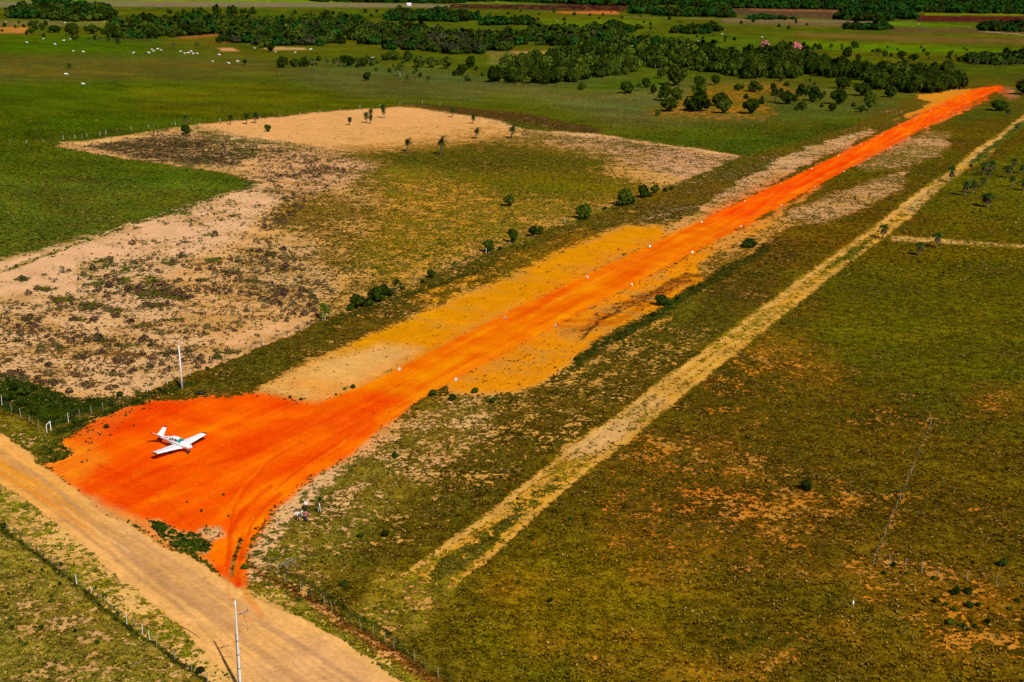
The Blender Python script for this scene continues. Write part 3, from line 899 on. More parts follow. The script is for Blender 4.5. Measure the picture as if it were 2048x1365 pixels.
def blades(X, Y, size, height, col, nb, r, z=0.0, spread=1.0):
    """nb pointed leaf faces per tuft"""
    n = len(X)
    ang = r.random((n, nb)) * 2 * np.pi
    lean = (.25 + .75 * r.random((n, nb))) * spread
    s = size[:, None]
    h = height[:, None] * (.6 + .6 * r.random((n, nb)))
    ca, sa = np.cos(ang), np.sin(ang)
    bx = X[:, None] + ca * s * .22 * r.random((n, nb))
    by = Y[:, None] + sa * s * .22 * r.random((n, nb))
    w = s * (.14 + .16 * r.random((n, nb)))
    tx = bx + ca * s * lean * .62
    ty = by + sa * s * lean * .62
    mx = bx + ca * s * lean * .22
    my = by + sa * s * lean * .22
    zz = np.zeros_like(bx) + z - .03
    P0 = np.stack([bx - ca * .02, by - sa * .02, zz], -1)
    P1 = np.stack([mx - sa * w, my + ca * w, zz + h * .62], -1)
    P2 = np.stack([tx, ty, zz + h * (1.0 - .25 * lean)], -1)
    P3 = np.stack([mx + sa * w, my - ca * w, zz + h * .62], -1)
    V = np.stack([P0, P1, P2, P3], 2).reshape(-1, 3)
    F = np.arange(len(V)).reshape(-1, 4)
    k = (.75 + .5 * r.random((n, nb)))[:, :, None]
    c = np.repeat((col[:, None, :] * k)[:, :, None, :], 4, 2).reshape(-1, 3)
    return V, F, c


def build_cover():
    mat = attrmat("grass_blades")
    Vs, Fs, Cs = [], [], []
    off = 0
    for (n, y0, y1, pw, seed, s0, h0, nb) in ((210000, 100, 300, 1.4, 3, .30, .22, 5), (110000, 300, 640, 1.6, 4, .62, .32, 4)):
        X, Y, r = view_points(n, y0, y1, pw, seed)
        veg, soil, cov = paint(X, Y)
        nn = fb(X, Y, 2.3, 51, 2)
        keep = r.random(n) < np.clip(cov * (1.55 * nn + .05), 0, 1) * np.where(cov < .03, .0, 1)
        X, Y, veg, cov = X[keep], Y[keep], veg[keep], cov[keep]
        m = len(X)
        k = np.exp(np.clip(r.normal(0, .32, m), -.7, .6))
        size = s0 * k
        b = np.clip(np.exp(r.normal(0.0, .42, m)), .3, 1.9)[:, None]
        dry = (r.random(m) < np.where(cov > .92, .07, .2))[:, None]
        col = np.where(dry, veg * .8 + np.array([.15, .10, .032]), veg) * np.where(dry, np.minimum(b, 1.25), b)
        V, F, c = blades(X, Y, size, h0 * k, np.clip(col, 0, .7), nb, r)
        Vs.append(V)
        Fs.append(F + off)
        Cs.append(c)
        off += len(V)
    me = mesh_np("grass_tufts", np.concatenate(Vs), np.concatenate(Fs), mat)
    set_col(me, "col", np.concatenate(Cs))
    o = link("grass_tufts", me)
    tag(o, "olive and dry yellow grass tufts covering the open fields", "grass", kind='stuff')


build_cover()

SCRUB_POLY = [(160, 293), (330, 262), (420, 275), (560, 300), (720, 330), (620, 400), (560, 480), (680, 600), (640, 640), (420, 730), (250, 795), (150, 790), (60, 765), (-300, 745), (-300, 640),
              (0, 570), (240, 480), (500, 390), (470, 335), (300, 320)]


def shrub_leaves(X, Y, R, H, col, r, nq=26):
    n = len(X)
    th = r.random((n, nq)) * 2 * np.pi
    ph = np.arccos(1 - r.random((n, nq)) * .98)
    rr = .7 + .35 * r.random((n, nq))
    dx = np.sin(ph) * np.cos(th)
    dy = np.sin(ph) * np.sin(th)
    dz = np.cos(ph)
    cx = X[:, None] + dx * R[:, None] * rr
    cy = Y[:, None] + dy * R[:, None] * rr
    cz = dz * H[:, None] * rr + .02
    s = R[:, None] * (.26 + .2 * r.random((n, nq)))
    N = np.stack([dx, dy, dz + .3], -1) + r.normal(0, .45, (n, nq, 3))
    N /= np.linalg.norm(N, axis=-1, keepdims=True)
    A = np.cross(N, r.normal(0, 1, (n, nq, 3)))
    A /= np.linalg.norm(A, axis=-1, keepdims=True) + 1e-9
    B = np.cross(N, A)
    P = np.stack([cx, cy, cz], -1)
    s = s[:, :, None]
    V = np.stack([P + A * s, P + B * s * .7, P - A * s, P - B * s * .7], 2).reshape(-1, 3)
    V[:, 2] = np.maximum(V[:, 2], -.05)
    F = np.arange(len(V)).reshape(-1, 4)
    k = (.7 + .6 * r.random((n, nq)))[:, :, None]
    c = np.repeat((col[:, None, :] * k)[:, :, None, :], 4, 2).reshape(-1, 3)
    return V, F, c


def build_scrub():
    r = np.random.default_rng(12)
    n = 150000
    X, Y, r = view_points(n, 150, 620, 1.2, 77, .6)
    px, py = plan(X, Y)
    ins = sdist(px, py, SCRUB_POLY) > 0
    X, Y = X[ins], Y[ins]
    veg, soil, cov = paint(X, Y)
    nn = fb(X, Y, 6, 61)
    dens = np.clip(cov * 1.9 - .14, 0, 1) * np.clip((nn - .32) * 4, 0.08, 1)
    keep = r.random(len(X)) < dens * np.where(Y < 330, 1.0, .6)
    X, Y = X[keep], Y[keep]
    m = len(X)
    R = .26 + .46 * r.random(m) ** 1.5 + .32 * (r.random(m) < .08)
    R *= np.clip(.75 + Y / 900, .8, 1.5)
    cs = np.array([(.095, .050, .022), (.12, .060, .028), (.055, .052, .014), (.07, .036, .022), (.12, .09, .03)])
    ci = r.integers(0, len(cs), m)
    col = cs[ci]
    H = R * (.9 + .5 * r.random(m))
    big = np.argsort(-(R / np.maximum(Y, 1)))[:150]
    rest = np.setdiff1d(np.arange(m), big)
    mat = attrmat("scrub_leaves")
    V, F, c = shrub_leaves(X[rest], Y[rest], R[rest], H[rest], col[rest], r, 16)
    me = mesh_np("scrub", V, F, mat)
    set_col(me, "col", c)
    tag(link("scrub", me), "low brown scrub dotting the sandy field", "scrub", kind='stuff')
    for i in big:
        z = np.zeros(1)
        V, F, c = shrub_leaves(z, z, R[i:i + 1], H[i:i + 1], col[i:i + 1], r, 46)
        me = mesh_np("shrub", V, F, mat)
        set_col(me, "col", c)
        o = link("shrub", me)
        o.location = (X[i], Y[i], 0)
        tone = ("dark brown", "reddish brown", "olive", "greyish brown", "pale straw coloured")[ci[i]]
        qx, qy = plan(X[i], Y[i])
        where = "near the dark green corner" if qy > 735 and qx < 180 else "near the lamp pole" if qx > 280 and qy > 640 else "in the lower left of the sandy field" if qy > 690 else \
            "beside the green mats of the sandy field" if qy > 560 and qx > 120 else "at the left margin of the sandy field" if qx < 120 else "in the upper part of the sandy field"
        size = "broad" if R[i] > .85 else "medium" if R[i] > .7 else "small"
        lab = "%s %s shrub on pale sand %s" % (size, tone, where)
        tag(o, lab, "shrub", "shrubs: " + lab)


build_scrub()


# ------------------------------------------------------------------ tree kit
def crown_np(seed, lobes=7, nq=420, leaf=.11, flat=.8, hole=.0, core=True):
    """unit crown: radius about 1, height from .0 to about 1.0*flat; leaf faces in clumps on an uneven set of lobes"""
    r = np.random.default_rng(seed)
    L = [(0, 0, .48, .62)]
    for i in range(lobes):
        a = i * 2 * math.pi / lobes + r.random() * .8
        d = .36 + .38 * r.random()
        L.append((math.cos(a) * d, math.sin(a) * d, .22 + .46 * r.random(), .22 + .26 * r.random()))
    for i in range(lobes // 2):
        a = r.random() * 6.28
        d = .3 * r.random()
        L.append((math.cos(a) * d, math.sin(a) * d, .68 + .16 * r.random(), .28 + .1 * r.random()))
    L = np.array(L)
    w = L[:, 3] ** 2
    k = r.choice(len(L), nq, p=w / w.sum())
    D = r.normal(0, 1, (nq, 3))
    D /= np.linalg.norm(D, axis=1, keepdims=True)
    D[:, 2] = np.where(D[:, 2] < -.35, -D[:, 2], D[:, 2])
    P = L[k, :3] + D * L[k, 3:4] * (.82 + .30 * r.random((nq, 1)))
    N = D + r.normal(0, .65, (nq, 3)) + np.array([0, 0, .25])
    N /= np.linalg.norm(N, axis=1, keepdims=True)
    A = np.cross(N, r.normal(0, 1, (nq, 3)))
    A /= np.linalg.norm(A, axis=1, keepdims=True) + 1e-9
    B = np.cross(N, A)
    s = (leaf * (.6 + .9 * r.random((nq, 1))))
    V = np.stack([P + A * s, P + B * s * .75, P - A * s * .9, P - B * s * .75], 1).reshape(-1, 3)
    F = np.arange(len(V)).reshape(-1, 4)
    if core:
        # uneven dark inner mass: the twigs and shaded leaves
        for (x, y, z, q) in L:
            m = 6
            rings = []
            for j in range(4):
                ph = -math.pi / 2 + math.pi * (j + .5) / 4
                for i in range(m):
                    t = 2 * math.pi * i / m
                    rr = q * .80 * (.85 + .3 * r.random())
                    rings.append((x + rr * math.cos(ph) * math.cos(t), y + rr * math.cos(ph) * math.sin(t), z + rr * math.sin(ph)))
            o = len(V)
            V = np.concatenate([V, np.array(rings)])
            ff = []
            for j in range(3):
                for i in range(m):
                    i2 = (i + 1) % m
                    ff.append((o + j * m + i, o + j * m + i2, o + (j + 1) * m + i2, o + (j + 1) * m + i))
            ff.append((o + 18, o + 19, o + 20, o + 21))
            ff.append((o + 18, o + 21, o + 22, o + 23))
            F = np.concatenate([F, np.array(ff)])
    V[:, 2] *= flat
    V[:, 2] = np.maximum(V[:, 2], .02)
    return V, F


def trunk_mb(seed, h=.5):
    r = random.Random(seed)
    mb = MB()
    mb.tube([(0, 0, -.06), (.02, .01, h * .5), (.0, .03, h)], [.075, .055, .045], 6)
    for i in range(4):
        a = i * 1.6 + r.random()
        mb.tube([(0, .02, h * .6), (math.cos(a) * .2, math.sin(a) * .2, h * 1.1), (math.cos(a) * .42, math.sin(a) * .42, h * 1.45)], [.04, .028, .012], 5)
    return mb


CR_DENSE = [crown_np(100 + i, 7, 560, .095, .95) for i in range(5)]
CR_LOOSE = [crown_np(200 + i, 6, 300, .085, 1.0, core=False) for i in range(3)]
LMATS = ['leaf_dark', 'leaf_mid', 'leaf_light', 'leaf_far', 'leaf_pink', 'leaf_grey']
CMESH = {}
for mn in LMATS:
    CMESH[mn] = [mesh_np("crown", V, F, M[mn]) for V, F in (CR_DENSE if mn not in ('leaf_pink', 'leaf_grey', 'leaf_light') else CR_DENSE[:2] + CR_LOOSE)]
CMESH['loose_mid'] = [mesh_np("crown", V, F, M['leaf_mid']) for V, F in CR_LOOSE]
TMESH = [trunk_mb(i).mesh("trunk", M['bark']) for i in range(3)]
TMESHP = [trunk_mb(i).mesh("trunk", M['palebark']) for i in range(2)]
trnd = random.Random(5)


def tree(loc, w, h, kind, label, group=None, name="tree", cat="tree", trunk=.18, pale=False):
    """w crown width, h overall height (m)"""
    e = empty(name, (loc[0], loc[1], 0), trnd.random() * 6.28, label, cat, group)
    c = link("crown", trnd.choice(CMESH[kind]), e)
    z0 = h * trunk
    c.location = (0, 0, z0)
    c.scale = (w / 2, w / 2 * (.85 + .3 * trnd.random()), (h - z0) / .98)
    t = link("trunk", trnd.choice(TMESHP if pale else TMESH), e)
    t.scale = (max(w * .5, .8), max(w * .5, .8), h * .75)
    return e


# lone trees: (base x, base y, width, height on the plan, kind, label)
LONE = [
    (650, 641, 34, 30, 'leaf_light', "bright green young tree, nearest to the pad of the row along the field fence", 1),
    (713, 616, 36, 24, 'leaf_mid', "low olive green bush left of the dark pair on the field fence", 0),
    (752, 606, 36, 30, 'leaf_dark', "dark green bushy tree in the middle of the fence clump", 0),
    (794, 584, 26, 22, 'loose_mid', "thin green tree at the right end of the fence clump", 1),
    (768, 592, 24, 22, 'leaf_dark', "small dark green bush between the fence clump's two taller trees", 0),
    (862, 556, 20, 16, 'leaf_mid', "small green bush standing alone on the field fence above the golden earth", 0),
    (909, 541, 20, 15, 'loose_mid', "faint thin bush right of the small lone fence bush", 0),
    (978, 506, 24, 25, 'leaf_mid', "rounded green tree beside a white fence post", 1),
    (1027, 486, 26, 25, 'leaf_mid', "rounded green tree, left one of the pair near the runway bend", 1),
    (1066, 474, 22, 20, 'leaf_dark', "dark green tree beside a pale post on the field fence", 1),
    (1081, 470, 16, 16, 'leaf_mid', "little green tree touching the dark one beside the pale post", 0),
    (1018, 413, 28, 21, 'leaf_mid', "round green tree alone inside the yellowish field", 0),
    (1168, 438, 38, 27, 'leaf_mid', "dome shaped green tree with a dark shadow on the field edge", 0),
    (1248, 412, 46, 30, 'leaf_mid', "widest green bush on the field fence near the runway", 0),
    (1286, 396, 28, 24, 'leaf_dark', "dark green bush touching the right side of the widest fence bush", 0),
    (1310, 388, 20, 16, 'leaf_mid', "last small green bush of the row on the field fence", 0),
    (1324, 612, 30, 20, 'leaf_dark', "dark green bush at the edge of the golden earth right of the runway", 0),
    (1497, 495, 40, 16, 'leaf_dark', "low dark bushes beside the right edge of the orange runway", 0),
    (1612, 980, 30, 18, 'leaf_dark', "lone dark green bush in the olive field right of the grass track", 0),
    (2005, 1133, 26, 14, 'leaf_dark', "dark green bush near the right end of the corner fence", 0),
    (372, 268, 26, 17, 'leaf_dark', "dark round bush under the palm at the top of the sandy field", 0),
    (536, 264, 15, 13, 'leaf_dark', "small dark round bush on the bare sand clearing", 0),
    (138, 140, 12, 12, 'loose_mid', "scraggy dark bush alone in the far left pasture", 0),
    (490, 130, 12, 11, 'leaf_dark', "small dark bush near the grazing cattle", 0),
    (542, 104, 18, 16, 'leaf_dark', "round dark tree in front of the wood's sandy edge", 0),
    (733, 163, 18, 17, 'leaf_dark', "round dark umbrella shaped tree in the open pasture", 0),
    (800, 153, 26, 24, 'loose_mid', "loose thin tree with several stems in the open pasture", 1),
    (815, 165, 14, 13, 'loose_mid', "small pale bush below the thin many-stemmed tree", 0),
    (857, 164, 12, 10, 'loose_mid', "small low bush in the pasture left of the wide oak-like tree", 0),
    (924, 151, 25, 20, 'leaf_dark', "wide dark tree with a flat crown standing clear of the wood", 0),
    (1163, 180, 22, 14, 'leaf_mid', "low spreading bush alone before the dense wood", 0),
    (1250, 150, 26, 14, 'leaf_mid', "low green tree with a black shadow at the wood's open bay", 0),
    (1232, 157, 12, 10, 'loose_mid', "tiny bush left of the low tree at the wood's open bay", 0),
    (489, 82, 20, 13, 'leaf_dark', "dark bush in front of the farm wood", 0),
    (466, 86, 18, 14, 'leaf_mid', "rounded green bush before the farm wood", 0),
    (442, 86, 20, 16, 'leaf_dark', "leftmost dark bush before the farm wood", 0),
    (565, 136, 30, 21, 'leaf_dark', "dark bush, leftmost of the pasture thicket", 0),
    (588, 135, 20, 16, 'leaf_dark', "dark bush in the pasture thicket beside the leftmost one", 0),
    (609, 134, 26, 18, 'leaf_mid', "olive bush at the right of the pasture thicket", 0),
    (696, 133, 34, 20, 'leaf_dark', "dark bush inside the ring of pale palms", 0),
    (727, 133, 26, 15, 'leaf_mid', "olive bush right of the ring of pale palms", 0),
    (772, 121, 22, 12, 'leaf_mid', "low tree at the left of the thicket before the central wood", 0),
    (788, 120, 28, 18, 'leaf_mid', "full tree in the thicket before the central wood", 0),
    (815, 124, 26, 20, 'leaf_dark', "dark tree at the right of the thicket before the central wood", 0),
    (838, 135, 32, 22, 'leaf_mid', "broad tree leading from the thicket towards the wood", 0),
    (862, 136, 26, 20, 'leaf_mid', "broad tree beside the first of the wood", 0),
    (892, 138, 30, 22, 'leaf_mid', "broad olive tree just left of the wide flat-crowned tree", 0),
    (940, 137, 26, 22, 'leaf_dark', "dark tree behind the wide flat-crowned tree", 0),
    (985, 165, 30, 30, 'leaf_dark', "tall dark tree, first of the dense wood's front edge", 0),
    (1253, 187, 32, 22, 'leaf_dark', "dark round tree with a pale palm at its side", 0),
    (1278, 182, 22, 14, 'loose_mid', "thin pale bush right of the dark round tree with the palm", 0),
    (1292, 176, 24, 18, 'leaf_dark', "compact dark tree left of the orange clearing", 0),
    (1306, 188, 20, 17, 'leaf_dark', "small dark tree below the compact one left of the orange clearing", 0),
    (1322, 157, 24, 22, 'leaf_mid', "tree at the left end of the inner grove", 0),
    (1352, 172, 48, 38, 'leaf_mid', "largest lighter green tree of the inner grove", 0),
    (1330, 202, 30, 34, 'leaf_dark', "tall dark tree at the left of the large clump", 0),
    (1352, 205, 28, 28, 'leaf_mid', "lighter tree in the middle of the large clump", 0),
    (1398, 176, 28, 22, 'leaf_dark', "dark tree right of the inner grove's largest tree", 0),
    (1430, 171, 22, 20, 'leaf_dark', "dark tree by the sandy gap in the wood", 0),
    (1475, 182, 18, 13, 'leaf_dark', "small dark ball shaped tree on the orange clearing", 0),
    (1508, 184, 36, 20, 'leaf_mid', "wide olive tree at the right of the orange clearing", 0),
    (1562, 163, 20, 16, 'leaf_mid', "round light green tree before the right wood", 0),
    (1337, 223, 40, 26, 'leaf_mid', "broad olive bush at the near left of the large clump", 0),
    (1316, 232, 14, 12, 'leaf_mid', "small bush in front of the large clump's left end", 0),
    (1398, 223, 60, 36, 'leaf_dark', "broadest dark tree at the front of the large clump", 0),
    (1398, 196, 34, 26, 'leaf_mid', "olive tree at the back of the large clump", 0),
    (1440, 212, 40, 24, 'leaf_dark', "dark tree at the back right of the large clump", 0),
    (1447, 227, 36, 26, 'leaf_mid', "rounded tree at the near right of the large clump", 0),
    (1502, 228, 38, 28, 'leaf_dark', "dark green round tree standing right of the large clump", 0),
    (1575, 209, 40, 24, 'leaf_dark', "wide dark tree beside a palm near the scattered trees", 0),
    (1602, 193, 28, 22, 'leaf_dark', "dark round tree, upper one of the touching pair", 0),
    (1628, 202, 36, 26, 'leaf_dark', "large dark round tree, lower one of the touching pair", 0),
    (1604, 220, 24, 17, 'leaf_mid', "small olive tree below the wide dark tree", 0),
    (1677, 209, 40, 28, 'leaf_dark', "dark globe shaped tree nearest the runway's far end", 0),
    (1664, 223, 20, 14, 'leaf_dark', "small dark bush below the dark globe shaped tree", 0),
    (1686, 178, 36, 22, 'leaf_dark', "dark broad tree just before the right wood", 0),
    (1725, 192, 40, 24, 'leaf_dark', "dark broad tree between the globe shaped tree and the wood", 0),
    (1738, 221, 30, 36, 'leaf_light', "tall bright green tree nearest the runway's left edge", 0),
    (1722, 225, 18, 13, 'leaf_mid', "small bush at the foot of the tall bright green tree", 0),
    (1782, 195, 34, 20, 'leaf_dark', "dark tree at the corner of the golden earth by the runway's end", 0),
    (1620, 163, 8, 5, 'leaf_dark', "tiny dark bush in the clearing before the right wood", 0),
    (1694, 118, 20, 22, 'leaf_dark', "dark tree with a leaning crown in the plain beyond the wood", 0),
    (1708, 98, 18, 14, 'leaf_dark', "dark tree beyond the leaning one in the far plain", 0),
    (1716, 121, 14, 11, 'leaf_dark', "small dark bush right of the leaning tree", 0),
    (1755, 113, 22, 14, 'loose_mid', "thin brownish tree in the far plain", 0),
    (1770, 116, 14, 14, 'leaf_dark', "narrow dark tree right of the thin brownish one", 0),
    (1802, 117, 24, 14, 'leaf_dark', "broad dark bush in the far plain", 0),
    (1827, 122, 22, 13, 'leaf_dark', "low broad dark bush, rightmost of those in the far plain", 0),
    (1640, 96, 14, 8, 'loose_mid', "thin bush near the pink flowering tree", 0),
    (1662, 96, 10, 8, 'leaf_mid', "small bush right of the pink flowering tree", 0),
    (1683, 97, 10, 8, 'loose_mid', "faint small bush left of the far dark tree", 0),
    (1262, 82, 18, 12, 'leaf_dark', "dark round bush among the far cattle on the right", 0),
    (1241, 92, 18, 11, 'leaf_dark', "dark low tree left of the far cattle", 0),
    (1295, 94, 24, 22, 'leaf_dark', "dark bushy tree beside the white cattle", 0),
    (1360, 92, 20, 15, 'leaf_dark', "dark tree behind the white cattle", 0),
    (1328, 80, 7, 6, 'leaf_dark', "tiny dark bush beyond the white cattle", 0),
    (1997, 222, 44, 20, 'leaf_dark', "dark spreading bush right of the runway's far end", 0),
    (2046, 190, 40, 30, 'leaf_dark', "dark tree at the right margin beyond the runway's end", 0),
    (67, 56, 20, 13, 'leaf_dark', "dark round tree by the orange ground at far left", 0),
    (84, 57, 16, 10, 'leaf_dark', "smaller dark tree beside the round one by the orange ground", 0),
    (62, 68, 16, 10, 'leaf_dark', "low dark tree below the round one by the orange ground", 0),
    (145, 70, 34, 22, 'leaf_dark', "broad black green tree at the far left pasture edge", 0),
    (110, 66, 30, 14, 'leaf_dark', "dark trees left of the broad black green one", 0),
    (185, 68, 34, 17, 'leaf_dark', "dark tree leading from the pasture edge into the farm wood", 0),
    (155, 80, 12, 9, 'loose_mid', "small leafless looking tree in front of the broad dark one", 0),
    (235, 88, 14, 10, 'leaf_dark', "small dark tree before the palms of the farm wood", 0),
    (348, 96, 10, 8, 'leaf_grey', "small greyish bush left of the grazing cattle", 0),
    (395, 98, 16, 12, 'leaf_light', "light green thin tree above the grazing cattle", 0),
    (953, 15, 0, 0, '', '', 0),
]
for (x, y, w, h, k, lab, pale) in LONE:
    if not w:
        continue
    p = at(x, y)
    m = mpp(p)
    tree(p, w * m, max(tall((x, y), y - h), 1.0), k, lab, None, "bush" if "bush" in lab else "tree", "bush" if "bush" in lab else "tree",
         trunk=(.16 if pale else .08 if h / w < .9 else .14), pale=bool(pale))

# pink flowering trees
for (x, y, w, h, lab) in ((1590, 118, 24, 32, "pink flowering tree rising from the right wood, brightest one"), (1528, 112, 24, 28, "pink flowering tree left of the brightest pink one"),
                          (1470, 135, 28, 16, "pale pinkish tree low inside the dense wood"), (1440, 112, 34, 12, "faint pinkish crown at the back edge of the dense wood"),
                          (1378, 8, 14, 10, "pinkish tree in the far wood at the top")):
    p = at(x, y)
    tree(p, w * mpp(p), tall((x, y), y - h), 'leaf_pink', lab, None, "flowering_tree", "tree", .3)

LOW = (
    ("little dark weed growing in the orange pad's left side", ((213, 857, 13), (252, 833, 8), (288, 819, 6), (172, 885, 5), (183, 887, 5), (141, 906, 5), (164, 926, 6), (174, 923, 5), (200, 871, 5), (221, 872, 4), (268, 853, 4), (150, 862, 5), (163, 860, 4), (176, 866, 4), (186, 862, 4), (160, 872, 4))),
    ("little dark weed near the orange pad's lower end", ((447, 991, 7), (403, 1024, 8), (374, 1006, 4), (457, 1034, 5), (256, 1046, 5), (437, 1073, 5), (305, 1075, 4), (580, 797, 9), (602, 801, 8), (706, 777, 12), (690, 780, 8), (672, 791, 6))),
    ("low dark green bush below the corner fence at lower right", ((1788, 1133, 14), (1768, 1150, 12), (1816, 1148, 10), (1866, 1160, 12), (1872, 1205, 14), (1890, 1212, 12), (1908, 1222, 12), (1940, 1216, 18), (1957, 1213, 14), (1899, 1248, 18), (1925, 1256, 16), (1935, 1262, 10), (1950, 1254, 10),
      (1975, 1248, 16), (2020, 1220, 12), (2034, 1205, 12), (1948, 1300, 10), (1956, 1340, 10), (1912, 1190, 26), (1935, 1188, 20))),
    ("low dark bush in the near left field", ((25, 1258, 12), (22, 1240, 12), (104, 1195, 10), (103, 1205, 12), (60, 1146, 9), (85, 1142, 8), (62, 1178, 8), (42, 1285, 10), (195, 1288, 12), (82, 1258, 12), (48, 1292, 12), (120, 1170, 9), (17, 1190, 8), (150, 1265, 9), (230, 1330, 8), (110, 1325, 9), (60, 1345, 9), (170, 1315, 8))),
    ("low dark green bush in the grass right of the dirt road", ((770, 1072, 16), (722, 1076, 14), (690, 1174, 20), (808, 1302, 12), (488, 1138, 16), (596, 1202, 12), (538, 1172, 12), (1036, 1168, 10), (1100, 1205, 14), (1142, 1040, 12), (1173, 1052, 10), (790, 915, 16), (640, 1000, 10), (866, 792, 20), (905, 800, 18), (985, 806, 16), (950, 786, 16))),
    ("low dark green bush beside the golden earth right of the runway", ((1152, 722, 12), (1190, 700, 10), (1256, 662, 9), (1306, 632, 13), (1340, 610, 16), (1356, 600, 10), (1400, 572, 10))),
    ("low green bush in the row along the field fence", ((700, 622, 20), (726, 614, 20), (740, 612, 18), (765, 602, 18), (780, 592, 18), (806, 580, 12), (684, 632, 12), (845, 566, 10), (1000, 500, 10), (1262, 408, 24), (1298, 394, 16), (1210, 420, 10), (1330, 384, 12), (1342, 380, 10), (415, 740, 10), (320, 782, 12))),
    ("dark green bush along the right road fence", ((730, 1262, 10), (762, 1282, 10), (400, 1347, 22), (385, 1340, 14), (210, 1195, 12), (190, 1180, 9), (120, 1132, 12), (8, 1056, 16), (345, 1318, 12), (235, 1228, 9))),
    ("dark green scrub bush behind the leaning fence posts", ((20, 800, 26), (45, 812, 26), (70, 826, 26), (50, 790, 24), (80, 800, 22), (30, 780, 24), (98, 815, 16), (240, 793, 16), (222, 812, 14), (275, 788, 12), (150, 846, 14), (130, 836, 10))),
)
NUM = ["leftmost"] + [w + " from left" for w in ("second third fourth fifth sixth seventh eighth ninth tenth eleventh twelfth thirteenth fourteenth fifteenth "
                                                "sixteenth seventeenth eighteenth nineteenth twentieth").split()]
for _lab, _pts in LOW:
    for _k, (_x, _y, _w) in enumerate(sorted(_pts)):
        _p = at(_x, _y)
        _w2 = _w * mpp(_p)
        tree(_p, _w2, max(.3, _w2 * .62), trnd.choice(('leaf_dark', 'leaf_mid')), "%s, %s" % (_lab, NUM[_k]), "low plants: " + _lab, "low_bush", "bush", trunk=.02)

